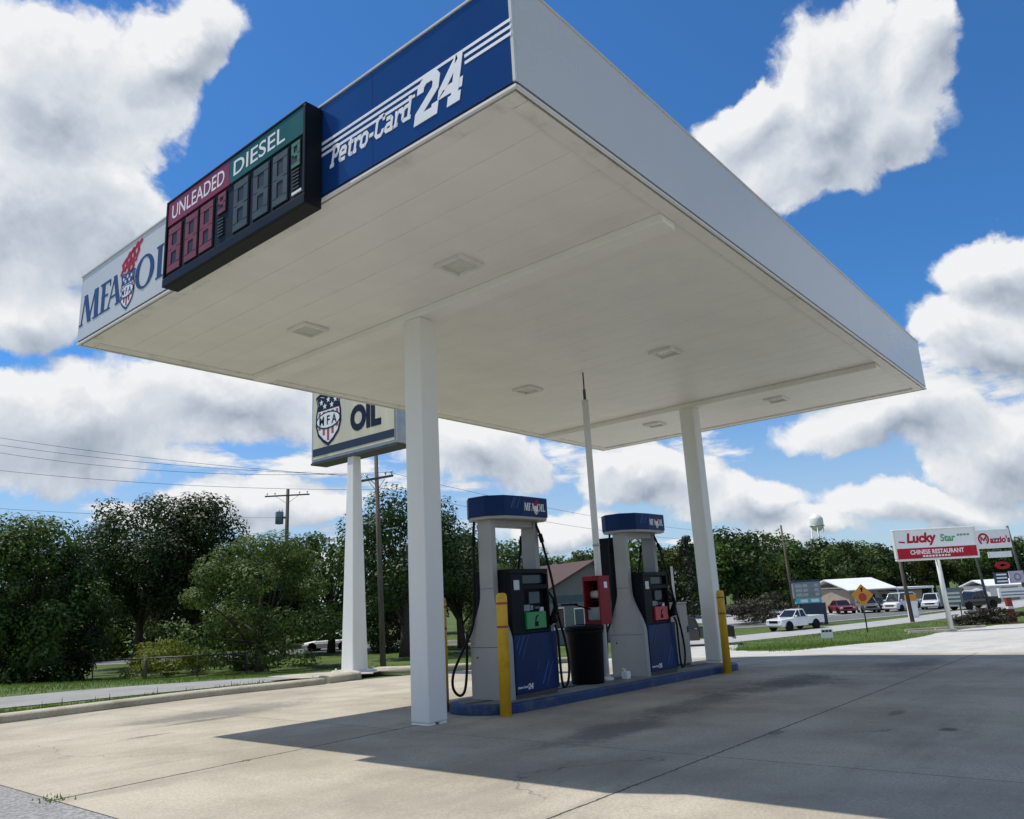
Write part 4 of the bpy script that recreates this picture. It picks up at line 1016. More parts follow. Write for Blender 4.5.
# ------------------------------------------------------------------ fence, poles, wires
FW = math.radians(39.24); RT = FW-math.pi/2          # camera-facing signs: local x along RT
t = thing('rail_fence', 'low dark rail fence with one stout post between the dark trees', 'fence', (22.9,48.6,g(22.9,48.6)), RT)
for x, r_ in ((-3.2,.05),(0.0,.16),(3.2,.05),(6.2,.05)):
    mb = MB(); mb.tube([(x,0,-.1),(x,0,1.3)], r_*.8, 8); mb.build('post', M['dark_steel'] if r_ < .1 else M['wood'], t)
mb = MB(); mb.tube([(-3.2,0,1.22),(6.2,0,1.22)], .05, 6); mb.tube([(-3.2,0,.35),(6.2,0,.35)], .02, 6); mb.build('rail', M['dark_steel'], t)
def pole_thing(x, y, h, lean, label, arms=(), r=.15, trans=None, rz=RT):
    t = thing('utility_pole', label, 'utility pole', (x,y,g(x,y)), rz, 'wooden utility poles')
    mb = MB(); mb.tube([(0,0,-.3),(lean*.5,0,h*.5),(lean,0,h)], [r,r*.85,r*.65], 10); mb.build('pole', M['wood'], t)
    for (z, w, tilt) in arms:
        lx = lean*z/h; mb = MB(); mb.add([], [])
        mb.loft([[(lx-w,-.17-.06,z-.06-tilt),(lx-w,-.17+.06,z-.06-tilt),(lx-w,-.17+.06,z+.06-tilt),(lx-w,-.17-.06,z+.06-tilt)],[(lx+w,-.17-.06,z-.06+tilt),(lx+w,-.17+.06,z-.06+tilt),(lx+w,-.17+.06,z+.06+tilt),(lx+w,-.17-.06,z+.06+tilt)]])
        a = mb.build('crossarm', M['wood'], t)
        for q in (-.9,-.55,.55,.9):
            mb = MB(); mb.lathe([(.02,0),(.02,.10),(.07,.12),(.05,.16),(.07,.19),(.04,.25)], 8, 0, Matrix.Translation((lx+w*q,-.17,z+.06+tilt*q))); mb.build('insulator', M['steel'], a)
        mb = MB(); mb.tube([(lx-w*.5,-.17,z-.05),(lx,-.1,z-.75)], .02, 5); mb.tube([(lx+w*.5,-.17,z-.05),(lx,-.1,z-.75)], .02, 5); mb.build('brace', M['steel'], t)
    if trans:
        mb = MB(); mb.lathe([(.10,trans-.6),(.36,trans-.56),(.37,trans+.5),(.30,trans+.57),(.05,trans+.6)], 14, 0, Matrix.Translation((-.62,0,0)))
        for q in (-.12,.12): mb.tube([(-.5+q,0,trans+.47),(-.5+q,0,trans+.75)], .04, 6)
        mb.box(-.25,-.08,-.05,.05,trans-.1,trans+.1); mb.build('transformer', M['board_grey'], t)
    return t
pole_thing(40.6,60.5,14.5,.12,'wooden utility pole with crossarm and grey transformer above the olive tree',((13.9,2.05,0),),.23,11.9)
p2 = pole_thing(29.2,34.0,12.0,-.30,'leaning wooden utility pole just right of the white pylon',((10.6,1.0,.12),),.17)
mb = MB(); mb.tube([(-.27,-.1,10.2),(-1.0,-.1,10.9)], .03, 5); mb.tube([(.1,-.1,7.6),(.9,-.1,7.7)], .03, 5); mb.build('brace', M['steel'], p2)
pole_thing(88.2,32.6,10.2,-.25,'plain wooden utility pole standing behind the blue letter board',((8.4,.8,0),),.16)
pole_thing(71.0,16.6,6.9,-.3,'grey post behind the left half of the restaurant sign',(),.17)
def wire(name, a, b, sag, label, r=.011):
    pts = []
    for k in range(25):
        u = k/24; p = [a[i]+(b[i]-a[i])*u for i in range(3)]; p[2] -= sag*4*u*(1-u); pts.append(p)
    mb = MB(); mb.tube(pts, r, 5); o = mb.build(name, M['black']); tag(o, label, 'power line', 'overhead power lines'); return o

SUN_E, SKY_S, CLOUD_S, EXPO = 4.2, .125, .93, 0.0
SKY_AIR, SKY_DUST, SKY_OZ, SKY_TINT = 1.0, .2, 2.5, (.36,.76,1.10)
LP = pole_thing(9.4,58.5,16.6,0,'wooden utility pole beyond the left edge of the photo',((16.1,1.0,0),),.17)
for i, (a, b, s, lab) in enumerate([((9.1,58.8,14.35),(28.35,35.0,8.75),.5,'upper of the overhead wires crossing the sky at left'),((9.4,58.5,13.8),(28.9,34.3,8.80),.7,'second overhead wire crossing the sky at left'),
      ((9.7,58.2,13.4),(29.4,33.6,8.9),1.1,'third overhead wire crossing the sky at left'),((9.4,58.5,11.9),(29.1,34.0,7.9),.6,'lowest overhead wire crossing the sky at left'),
      ((29.4,33.6,8.9),(87.2,33.4,7.0),1.0,'overhead wire running right from the leaning pole past the pumps'),((29.1,34.0,8.0),(87.2,33.4,6.2),1.1,'lower overhead wire running right from the leaning pole past the pumps'),
      ((9.4,58.5,9.2),(40.6,60.5,9.6),.4,'service wire low over the dark trees at left')]): wire('power_line', a, b, s, lab)

# ------------------------------------------------------------------ house
hx, hy = 53.6, 40.5
t = thing('house', 'grey sided house with a brown gabled roof seen between the pumps', 'house', (hx,hy,g(hx,hy)), RT+R(27), None, (.80,1.1,1.22))
mb = MB(); W2, D2, hw = 5.2, 5.0, 3.0
mb.box(-W2,W2,-D2,D2,-.2,hw)
mb.build('wall', M['house_wall'], t)
rd = 2.0
mb = MB(); mb.prism([(-W2+.02,hw+.003),(W2-.02,hw+.003),(W2-.02,hw+.1),(1.0,hw+rd-.05),(-W2+.02,hw+.1)], -D2-.02, -D2+.1, 0, Matrix(((1,0,0,0),(0,0,1,0),(0,1,0,0),(0,0,0,1)))); mb.build('gable', M['house_wall'], t)
mb = MB(); mb.box(-W2-.02,W2+.02,-D2-.03,-D2-.003,hw-.45,hw+.0); mb.build('trim', M['house_band'], t)
mb = MB()   # shallow roof, ridge running away from the road
prof = [(-W2-.6,hw-.12),(1.0,hw+rd),(W2+.6,hw+.12),(W2+.6,hw+.28),(1.0,hw+rd+.18),(-W2-.6,hw+.06)]
mb.prism(prof, -D2-.5, D2+.5, 0, Matrix(((1,0,0,0),(0,0,1,0),(0,1,0,0),(0,0,0,1)))); mb.build('roof', M['roof_brown'], t)
for x, w, z0, z1, nm in ((-3.2,.55,1.0,2.2,'window'),(1.6,.7,1.0,2.2,'window'),(-.9,.5,0,2.1,'door')):
    mb = MB(); mb.box(x-w-.08,x+w+.08,-D2-.05,-D2-.003,z0-.08,z1+.08); f = mb.build(nm, M['white'], t)
    mb = MB(); mb.box(x-w,x+w,-D2-.06,-D2-.051,z0,z1); mb.build('pane' if nm == 'window' else 'door_panel', M['glass_dark'] if nm == 'window' else M['house_band'], f)

# ------------------------------------------------------------------ white roofed building over the road
bx_, by_ = 104.0, 26.8
t = thing('commercial_building', 'low tan building with a white metal roof and flat canopy across the road', 'building', (bx_,by_,g(bx_,by_)), RT+R(14), None, (.85,.85,.85))
mb = MB(); mb.box(-6.2,-1.2,0,9,-.2,3.0); mb.box(-1.19,7.2,1.2,9,-.2,2.4); mb.build('wall', M['tan_wall'], t)
YZ = Matrix(((0,0,1,0),(1,0,0,0),(0,1,0,0),(0,0,0,1)))
mb = MB(); mb.prism([(-1.0,2.75),(4.4,4.35),(9.6,3.05),(9.6,3.2),(4.4,4.52),(-1.0,2.9)], -6.9, 1.3, 0, YZ); mb.build('roof', M['roof_white'], t)
mb = MB(); mb.box(1.32,7.9,-.6,8.5,2.55,2.85); mb.build('flat_roof', M['roof_white'], t, bevel=.02)
mb = MB(); mb.box(-5.4,-3.9,-.03,-.003,.2,2.3); w_ = mb.build('roller_door', M['white'], t)
mb = MB(); mb.box(-3.0,-1.9,-.03,-.003,.0,2.2); mb.build('door', M['glass_dark'], t)
for x in (.2,2.2,4.2):
    mb = MB(); mb.box(x,x+1.6,1.165,1.197,.5,2.0); mb.build('window', M['glass_dark'], t)
for x in (1.6,7.6):
    mb = MB(); mb.box(x,x+.14,-.5,-.36,0,2.55); mb.build('post', M['white'], t)
bx_, by_ = 112.0, 22.6
t = thing('long_shed', 'long low white shed beyond the parked cars at the right edge', 'shed', (116,20.5,g(116,20.5)), RT)
mb = MB(); mb.box(3.5,16,0,6,-.2,1.9); mb.build('wall', M['white'], t)
mb = MB(); mb.prism([(-.4,1.85),(3,2.6),(6.4,1.85),(6.4,1.98),(3,2.75),(-.4,1.98)], 3.1, 16.4, 0, YZ); mb.build('roof', M['roof_white'], t)
for x in (5,9,13):
    mb = MB(); mb.box(x,x+2.2,-.03,-.003,0,1.7); mb.build('door', M['tan_wall'], t)

# ------------------------------------------------------------------ water tower
t = thing('water_tower', 'white water tower on legs far behind the trees', 'water tower', (349.5,114,-2.3))
mb = MB(); mb.lathe([(.2,25.0),(1.6,25.6),(2.75,27.0),(2.85,27.6),(2.85,30.6),(2.6,31.2),(1.6,32.4),(.3,32.9)], 24); mb.build('tank', M['white'], t)
mb = MB(); mb.lathe([(3.15,27.5),(3.3,27.5),(3.3,27.65),(3.15,27.65)], 24); mb.build('catwalk', M['steel'], t)
mb = MB(); mb.tube([(0,0,0),(0,0,25.2)], .45, 10); mb.build('riser', M['white'], t)
for k in range(6):
    a = k*math.pi/3+.3; mb = MB(); mb.tube([(5.0*math.cos(a),5.0*math.sin(a),0),(2.7*math.cos(a),2.7*math.sin(a),27.5)], .22, 6)
    b = a+math.pi/3
    for z in (8,17):
        r0 = 5.0-2.3*z/27.5; mb.tube([(r0*math.cos(a),r0*math.sin(a),z),(r0*math.cos(b),r0*math.sin(b),z)], .09, 5)
    mb.build('leg', M['white'], t)

# ------------------------------------------------------------------ vehicles (local +x is forward)
def wheel(t, x, y, r, w=.22):
    s = 1 if y > 0 else -1
    Mx = Matrix.Translation((x,y,r)) @ Matrix.Rotation(R(90), 4, 'X')
    mb = MB(); mb.lathe([(r*.62,-w/2),(r*.93,-w/2),(r,-w*.3),(r,w*.3),(r*.93,w/2),(r*.62,w/2)], 20, 0, Mx); ty = mb.build('wheel', M['tyre'], t)
    mb = MB(); mb.lathe([(r*.1,-w*.42),(r*.62,-w*.50),(r*.62,w*.50),(r*.1,w*.42)], 16, 0, Mx); mb.build('rim', M['rim'], ty)
def section(x, zb, zt, wb, wt, r=.08):
    """closed ring across the car at station x"""
    zm = zb+(zt-zb)*.55
    return [(x,-wb,zb),(x,-wb*1.03,zm),(x,-wt-.0,zt-r),(x,-wt+r*1.4,zt),(x,wt-r*1.4,zt),(x,wt,zt-r),(x,wb*1.03,zm),(x,wb,zb)]
def vehicle(kind, name, label, cat, mat, loc, rz, group=None):
    t = thing(name, label, cat, loc, rz, group)
    if kind == 'pickup':
        Lf, Lr, W, wr = 2.75, -2.85, .93, .39; ax = (1.85,-1.65)
        body = [(2.78,.45,.95,.80,.74),(2.72,.40,1.02,.88,.84),(1.55,.38,1.10,.93,.88),(1.1,.36,1.14,.93,.90),(-.62,.36,1.14,.93,.90)]
        mb = MB(); mb.loft([section(*q) for q in body], 0, False); mb.build('body', mat, t, bevel=.03)
        mb = MB()
        mb.box(-2.85,-.64,-.92,-.78,.50,1.15); mb.box(-2.85,-.64,.78,.92,.50,1.15); mb.box(-2.85,-2.75,-.778,.778,.50,1.15); mb.box(-2.748,-.64,-.778,.778,.50,.62); mb.box(-.72,-.64,-.778,.778,.622,1.15)
        mb.build('bed', mat, t, bevel=.02)
        gh_ = [(1.12,1.12,.80),(.42,1.70,.66),(-.42,1.74,.66),(-.64,1.12,.80)]
    else:
        W, wr = .90, .34; ax = (1.38,-1.35)
        ht = {'sedan':1.42,'suv':1.68,'van':1.95}[kind]; bl = {'sedan':.90,'suv':1.05,'van':1.15}[kind]
        nose = 2.25; tail = -2.25
        body = [(nose,.35,bl*.72,.72,.66),(nose-.12,.28,bl*.82,.84,.78),(1.15,.24,bl*.97,.90,.85),(-1.5 if kind == 'sedan' else -2.05,.24,bl,.90,.86),(tail+.08,.30,bl*.97,.86,.80),(tail,.40,bl*.85,.78,.70)]
        mb = MB(); mb.loft([section(*q) for q in body], 0, False); mb.build('body', mat, t, bevel=.03)
        rear = {'sedan':(-.85,-1.65),'suv':(-1.75,-2.12),'van':(-2.0,-2.18)}[kind]; fr_ = {'sedan':(.35,1.12),'suv':(.45,1.15),'van':(.95,1.55)}[kind]
        gh_ = [(fr_[1],bl*.96,.76),(fr_[0],ht-.03,.60),(rear[0],ht-.02,.60),(rear[1],bl*.97,.74)]
    (xa,za,wa),(xb,zb,wb),(xc,zc,wc),(xd,zd,wd) = gh_
    lo = [(xa,-wa,za),(xa,wa,za),(xd,wd,zd),(xd,-wd,zd)]; hi = [(xb,-wb,zb),(xb,wb,zb),(xc,wc,zc),(xc,-wc,zc)]
    mb = MB(); mb.loft([lo, hi]); mb.build('window', M['glass_dark'], t)
    mb = MB(); mb.loft([[(x,y*1.03,z-.02) for x,y,z in hi],[(x*.97 if x > 0 else x,y*.97,z+.05) for x,y,z in hi]])
    for s in (-1, 1):
        mb.tube([(xa,s*wa*1.01,za),(xb,s*wb*1.01,zb)], .04, 6); mb.tube([(xd,s*wd*1.01,zd),(xc,s*wc*1.01,zc)], .05, 6)
        xm = (xa+xd)/2-.1; mb.tube([(xm,s*(wa+wd)/2*1.01,za),(xm,s*wb*1.02,zb)], .045, 6)
    mb.build('roof', mat, t, bevel=.015)
    nose = 2.79 if kind == 'pickup' else 2.26; tail = -2.86 if kind == 'pickup' else -2.26; zl = .80 if kind == 'pickup' else .62
    for s in (-1, 1):
        mb = MB(); mb.box(nose-.14,nose-.01,s*.66-.13,s*.66+.13,zl-.07,zl+.09); mb.build('headlight', M['lampglass'], t, bevel=.02)
        mb = MB(); mb.box(tail-.005,tail+.12,s*.70-.08,s*.70+.08,zl-.02,zl+.26); mb.build('taillight', M['taillight'], t, bevel=.02)
        mb = MB(); mb.box(xa-.28,xa-.12,s*.98-.09,s*.98+.09,za+.02,za+.17); mb.build('mirror', mat, t, bevel=.03)
        for x in ax:
            wheel(t, x, s*(W-.10), wr)
            mb = MB(); mb.lathe([(wr*1.0,-.012),(wr*1.18,-.012),(wr*1.18,.012),(wr*1.0,.012)], 20, 0, Matrix.Translation((x,s*(W+.03),wr)) @ Matrix.Rotation(R(90),4,'X')); mb.build('wheel_arch', M['black'], t)
    mb = MB(); mb.box(nose-.08,nose+.02,-.48,.48,zl-.10,zl+.10); mb.build('grille', M['black'], t, bevel=.01)
    mb = MB(); mb.box(nose-.10,nose+.07,-.84,.84,.36,.54); mb.build('bumper', M['steel'] if kind == 'pickup' else mat, t, bevel=.03)
    mb = MB(); mb.box(tail-.05,tail+.10,-.82,.82,.36,.54); mb.build('bumper', M['steel'] if kind == 'pickup' else mat, t, bevel=.03)
    return t
def car(kind, name, label, cat, mat, x, y, deg, group='vehicles parked across the road'):
    return vehicle(kind, name, label, cat, M[mat], (x,y,g(x,y)+.015), R(deg), group)
car('pickup','pickup_truck','white pickup truck driving on the pale road toward the pumps','pickup truck','car_white',63.6,23.6,160,None).scale = (.9,.9,.9)
car('sedan','parked_car','white sedan half hidden behind the white pylon','car','car_white',44.0,58.4,128,None)
car('pickup','pickup_truck','black pickup truck behind the far column and beige cabinet','pickup truck','car_black',47.8,24.9,120,None)
car('suv','parked_car','dark navy car parked left of the red car','car','car_navy',92.5,31.8,200)
car('sedan','parked_car','red car parked in front of the white roofed building','car','car_red',92.8,28.9,215)
car('suv','parked_car','dark grey car right of the red car','car','car_grey',93.4,26.2,205)
car('sedan','parked_car','black sedan parked under the flat white roof','car','car_black',99.5,26.8,190)
car('van','parked_van','white van under the right end of the flat roof','van','car_white',95.0,23.2,165)
car('suv','parked_car','silver car behind the dark post of the restaurant sign','car','car_silver',101.5,24.2,170)
car('suv','parked_car','white car between the dark post and the white sign post','car','car_white',98.0,20.6,185)
car('sedan','parked_car','white sedan right of the white sign post','car','car_white',108,20.8,170)
car('pickup','pickup_truck','black pickup truck parked above the grey hedge','pickup truck','car_black',94.0,15.8,150)
car('suv','parked_car','white car left of the black pickup above the hedge','car','car_white',104,17.6,160)

# ------------------------------------------------------------------ roadside signs
FS = lambda y=0.: FRONT(0, y, 0)
t = thing('restaurant_sign', 'wide white and red restaurant sign on one white post', 'restaurant sign', (58.4,11.4,g(58.4,11.4)), RT)
mb = MB(); mb.tube([(0,0,-.2),(-.12,0,6.2)], [.16,.14], 12); mb.build('post', M['white'], t)
A0, A1, B0, B1 = -2.95, 2.65, 4.62, 6.72
mb = MB()
for q in ((A0,A1,B0,B0+.14),(A0,A1,B1-.14,B1),(A0,A0+.14,B0+.141,B1-.141),(A1-.14,A1,B0+.141,B1-.141)): mb.box(q[0],q[1],-.32,-.02,q[2],q[3])
mb.build('sign_frame', M['white'], t, bevel=.05)
mb = MB(); mb.box(A0+.141,A1-.141,-.27,-.07,B0+.141,B1-.141); fp = mb.build('face_panel', M['letter_white'], t)
F = FS(-.272)
mb = MB(); mb.prism([(A0+.145,B0+.145),(A1-.145,B0+.145),(A1-.145,B0+.83),(A0+.145,B0+.83)], -.002, .006, 0, F); rb = mb.build('red_band', M['logo_red'], fp)
mb = MB(); text(mb, 'CHINESE RESTAURANT', F, 3.6, .30, 0, .012, 0, .03, -.15, B0+.56); mb.build('lettering', M['letter_white'], rb)
mb = MB()
for q in range(9): mb.prism([(-1.15+q*.21,B0+.22),(-1.15+q*.21+.15,B0+.22),(-1.15+q*.21+.15,B0+.33),(-1.15+q*.21,B0+.33)], 0, .012, 0, F)
mb.build('small_print', M['letter_white'], rb)
mb = MB(); text(mb, 'Lucky', F, 1.95, .86, 0, .012, .15, .045, -1.05, B0+1.40); mb.prism([(-2.6,B0+1.22),(-2.2,B0+1.18),(-2.2,B0+1.28),(-2.6,B0+1.32)], 0, .01, 0, F); mb.build('lettering', M['logo_red'], fp)
mb = MB(); text(mb, 'Star', F, 1.0, .50, 0, .012, .1, .03, .72, B0+1.42); mb.build('lettering', M['sign_green'], fp)
mb = MB()
for q in range(4): mb.prism([(1.36+q*.22,B0+1.50),(1.36+q*.22+.16,B0+1.50),(1.36+q*.22+.16,B0+1.62),(1.36+q*.22,B0+1.62)], 0, .012, 0, F)
mb.build('small_print', M['sign_green'], fp)

t = thing('pizza_sign', 'smaller white sign with a red heart letter above stacked panels on two grey posts', 'sign', (66.9,9.2,g(66.9,9.2)), RT+R(3))
for x in (-1.75, 1.25):
    mb = MB(); mb.tube([(x+.5,0,-.1),(x,0,6.9)], [.11,.08], 8); mb.build('post', M['dark_steel'], t)
def panel(x0, x1, z0, z1, mat, nm='panel', y=-.25):
    mb = MB(); mb.box(x0,x1,y,y+.2,z0,z1); return mb.build(nm, M[mat], t, bevel=.02)
fp = panel(-1.55,1.15,5.30,6.68,'letter_white','face_panel'); F = FS(-.253)
mb = MB(); text(mb, 'azzio\'s', F, 1.55, .52, 0, .01, .1, .04, .33, 5.93); mb.build('lettering', M['logo_red'], fp)
mb = MB()
for q in ellring(-.92,6.0,.42,.44,.30,.30,24)[:16]+ellring(-.92,6.0,.42,.44,.30,.30,24)[20:]: mb.prism(q, 0, .01, 0, F)
for qd in stroke([(-1.12,5.86),(-1.10,6.16),(-.92,5.90),(-.74,6.16),(-.72,5.86)], .10): mb.prism(qd, 0, .016, 0, F)
mb.build('heart_emblem', M['logo_red'], fp)
panel(-.70,1.0,4.62,5.05,'letter_white','strip_panel'); panel(-.2,.1,5.06,5.29,'dark_steel','bracket',-.15)
mb = MB()
for q in ellring(.18,4.05,.55,.27,.30,.10,20): mb.prism(q, 0, .14, 0, FS(-.1))
mb.build('red_emblem', M['logo_red'], t)
p_ = panel(-.60,.35,2.72,3.56,'board_blue','dark_panel'); F = FS(-.253); mb = MB()
for z in (2.86,3.10,3.34): mb.prism([(-.52,z),(.27,z),(.27,z+.11),(-.52,z+.11)], 0, .008, 0, F)
mb.build('letter_strips', M['letter_white'], p_)
p_ = panel(.55,1.6,2.75,3.60,'purple','lilac_panel'); mb = MB(); [mb.prism(q, 0, .008, 0, F) for q in ellring(1.07,3.17,.28,.28,.17,.17,18)]; mb.build('ring_emblem', M['board_grey'], p_)
p_ = panel(-.55,2.0,1.75,2.42,'letter_white','board_panel'); mb = MB()
for z in (1.88,2.10): mb.prism([(-.40,z),(1.8,z),(1.8,z+.09),(-.40,z+.09)], 0, .008, 0, F)
mb.build('letter_strips', M['board_grey'], p_)

t = thing('letter_board_sign', 'grey letter board over a cyan strip and a dark blue base behind the pickup', 'letter board', (70.0,24.6,g(70,24.6)), RT+R(6), None, (1.3,1.3,1.3))
mb = MB(); mb.box(-.55,1.15,-.2,.25,0,1.42); mb.build('base', M['board_blue'], t, bevel=.02)
mb = MB(); mb.box(-.85,.95,-.12,.12,1.425,1.78); s_ = mb.build('cyan_strip', M['cyan'], t)
mb = MB(); mb.prism([(-.55,1.5),(-.05,1.5),(-.05,1.7),(-.55,1.7)], 0, .008, 0, FS(-.122)); mb.prism([(.2,1.5),(.75,1.5),(.75,1.7),(.2,1.7)], 0, .008, 0, FS(-.122)); mb.build('letter_strips', M['letter_white'], s_)
mb = MB(); mb.box(-.95,1.0,-.12,.12,1.785,2.85); s_ = mb.build('letter_panel', M['board_grey'], t)
mb = MB()
for z in (1.9,2.2,2.5):
    for k, (a, b) in enumerate(((-.8,-.35),(-.28,.05),(.12,.5),(.56,.85))):
        if (k+int(z*10)) % 3: mb.prism([(a,z),(b,z),(b,z+.2),(a,z+.2)], 0, .008, 0, FS(-.122))
mb.build('letter_strips', M['steel'], s_)
mb = MB(); mb.box(-1.0,1.05,-.16,.16,2.855,2.98); mb.build('top_cap', M['board_blue'], t)
mb = MB(); mb.tube([(-.95,-.6,-.05),(-.95,-.6,1.35)], .04, 6); mb.build('stake', M['dark_steel'], t)

t = thing('yard_sign', 'small white yard sign with a black heading stuck in the grass verge', 'yard sign', (51.0,17.0,g(51,17)), RT)
mb = MB(); mb.box(-.37,.37,-.012,.012,.18,.72); p_ = mb.build('board', M['letter_white'], t)
mb = MB()
for a, b in ((-.30,-.12),(-.08,.10),(.14,.30)): mb.prism([(a,.54),(b,.54),(b,.66),(a,.66)], 0, .004, 0, FS(-.0125))
mb.build('letter_strips', M['black'], p_)
for q in (-.25,.25):
    mb = MB(); mb.tube([(q,.02,-.1),(q,.02,.5)], .012, 5); mb.build('wire_stake', M['dark_steel'], t)

t = thing('warning_sign', 'orange diamond warning sign with a red octagon on a thin post', 'road sign', (58.8,16.75,g(58.8,16.75)), RT)
mb = MB(); mb.tube([(0,.05,-.2),(-.05,.05,3.2)], .05, 8); mb.build('post', M['dark_steel'], t)
d_ = .78; c_ = 2.55
mb = MB(); mb.prism([(0,c_-d_),(d_,c_),(0,c_+d_),(-d_,c_)], 0, .02, 0, FS(0)); f_ = mb.build('plate', M['diamond'], t, bevel=.005)
mb = MB(); mb.prism([(.30*math.cos(R(22.5+45*k)),c_-.13+.30*math.sin(R(22.5+45*k))) for k in range(8)], .018, .026, 0, FS(0)); mb.build('octagon_symbol', M['stop_red'], f_)
mb = MB(); mb.prism([(-.05,c_+.22),(.05,c_+.22),(.05,c_+.40),(.13,c_+.40),(0,c_+.58),(-.13,c_+.40),(-.05,c_+.40)], .018, .026, 0, FS(0)); mb.build('arrow_symbol', M['black'], f_)
t = thing('red_post', 'weathered red post at the right end of the hedge', 'post', (67.2,9.0,g(67.2,9.0)), RT)
mb = MB(); mb.loft([[(-.22,-.16,-.1),(.22,-.16,-.1),(.22,.16,-.1),(-.22,.16,-.1)],[(-.35,-.14,2.15),(.02,-.14,2.15),(.02,.14,2.15),(-.35,.14,2.15)]]); mb.build('shaft', M['dull_red'], t, bevel=.03)
mb = MB(); mb.box(-.37,.04,-.17,.17,2.152,2.25); mb.build('cap', M['dull_red'], t, bevel=.02)
mb = MB(); mb.box(-.30,.13,-.165,.165,.95,1.12); mb.build('white_band', M['letter_white'], t)
t = thing('small_board_sign', 'small grey notice board on dark legs left of the hedge', 'notice board', (69.5,13.2,g(69.5,13.2)), RT)
mb = MB(); mb.box(-.9,.9,-.05,.05,1.3,2.6); p_ = mb.build('board', M['board_grey'], t)
mb = MB()
for z in (1.5,1.8,2.1): mb.prism([(-.7,z),(.7,z),(.7,z+.16),(-.7,z+.16)], 0, .006, 0, FS(-.051))
mb.build('letter_strips', M['letter_white'], p_)
for x in (-.6,.6):
    mb = MB(); mb.tube([(x,0,-.1),(x,0,1.3)], .05, 6); mb.build('leg', M['dark_steel'], t)
t = thing('sign_stand', 'small yellow topped price stand beside the dark post across the road', 'sign', (78.5,18.2,g(78.5,18.2)), RT)
mb = MB(); mb.box(-.45,.45,-.08,.08,.0,1.5); mb.build('panel', M['letter_white'], t); mb = MB(); mb.box(-.5,.5,-.1,.1,1.502,2.05); mb.build('head_panel', M['diamond'], t)
for i, (x, y, w, lab) in enumerate(((57.2,12.3,1.5,'pale concrete wheel stop left of the restaurant sign post'),(60.6,11.3,1.7,'pale concrete wheel stop right of the restaurant sign post'),(59.3,13.3,1.3,'pale concrete wheel stop behind the restaurant sign post'))):
    t = thing('wheel_stop', lab, 'wheel stop', (x,y,g(x,y)), RT+R(6*i-6), 'wheel stops by the verge')
    mb = MB(); mb.prism([(-.13,0),(.13,0),(.09,.17),(-.09,.17)], -w, w, 0, YZ); mb.build('block', M['concrete_kerb'], t, bevel=.01)

# ------------------------------------------------------------------ sun, sky with clouds, camera
SUNV = Vector((-.1907,.4488,1)).normalized()
sl = bpy.data.lights.new('sun', 'SUN'); sl.energy = SUN_E; sl.angle = R(.53); sl.color = (1,.96,.89)
so = bpy.data.objects.new('sun', sl); COL.objects.link(so); so.location = (0,0,30)
so.rotation_euler = SUNV.to_track_quat('Z','Y').to_euler()
pitch, roll, yaw, fpx = .2421, -.0538, .6848, 760.76
fwv = Vector((math.cos(pitch)*math.cos(yaw), math.cos(pitch)*math.sin(yaw), math.sin(pitch)))
rv = fwv.cross(Vector((0,0,1))).normalized(); uv = rv.cross(fwv)
r2 = rv*math.cos(roll)+uv*math.sin(roll); u2 = -rv*math.sin(roll)+uv*math.cos(roll)
cm = bpy.data.cameras.new('camera'); co = bpy.data.objects.new('camera', cm); COL.objects.link(co)
cm.sensor_width = 36; cm.lens = fpx/1024*36; cm.clip_end = 6000; cm.clip_start = .05
co.matrix_world = Matrix(((r2.x,u2.x,-fwv.x,0),(r2.y,u2.y,-fwv.y,0),(r2.z,u2.z,-fwv.z,1.4),(0,0,0,1)))
SC.camera = co

W = bpy.data.worlds.new('World'); SC.world = W; W.cycles.sampling_method = 'MANUAL'; W.cycles.sample_map_resolution = 512; W.use_nodes = True; nt = W.node_tree
for n in list(nt.nodes): nt.nodes.remove(n)
def sky_dir(az_px, el_px):     # compass directions of the clouds, read off once from the survey of the view
    d = fwv*fpx+r2*(az_px-512)-u2*(el_px-409.5); return d.normalized()
CL = [  # centre, half widths in the same units, tilt, weight
 (60,100,138,98,0,1.),(165,55,66,40,-.3,1.),(30,215,150,92,0,1.),(135,240,85,66,.2,.95),(60,420,170,66,0,1.),(235,395,150,58,.1,.95),(190,300,90,60,0,.8),
 (812,112,98,72,-.1,1.08),(918,66,52,48,.3,1.),(745,118,62,40,-.3,.97),(868,138,88,50,-.2,.98),(795,148,78,36,0,.95),(40,312,100,42,0,.9),
 (1005,262,56,34,-.2,.98),(990,338,86,50,.1,.98),(1090,330,100,90,0,.9),(890,420,110,36,-.1,1.),(990,442,100,42,0,.98),(930,500,110,28,0,.85),(645,474,80,32,0,1.),(740,500,85,26,0,.9),(480,455,80,42,.1,1.),(820,525,90,22,0,.8),(560,525,90,28,0,.85),(250,505,140,28,0,.8),
 (-150,150,160,160,0,1.),(1250,150,150,120,0,1.),(400,-350,300,120,0,1.),(900,-300,200,120,.3,1.)]
FILL_CLOUDS = [(-.9,.1,.45,.5,.3),(-.25,-.15,.95,.36,.28),(-.8,-.45,.3,.4,.2),(.2,-.85,.32,.42,.17)]  # unseen clouds added overhead and behind the camera for neutral fill light
grp = bpy.data.node_groups.new('cloud_density', 'ShaderNodeTree')
grp.interface.new_socket('Vector', in_out='INPUT', socket_type='NodeSocketVector'); grp.interface.new_socket('Density', in_out='OUTPUT', socket_type='NodeSocketFloat')
gi = grp.nodes.new('NodeGroupInput'); go = grp.nodes.new('NodeGroupOutput'); gt = grp
wn = N(gt,'ShaderNodeTexNoise', i_Scale=5.5, i_Detail=7., i_Roughness=.55); L(gt, gi.outputs[0], wn.inputs['Vector'])
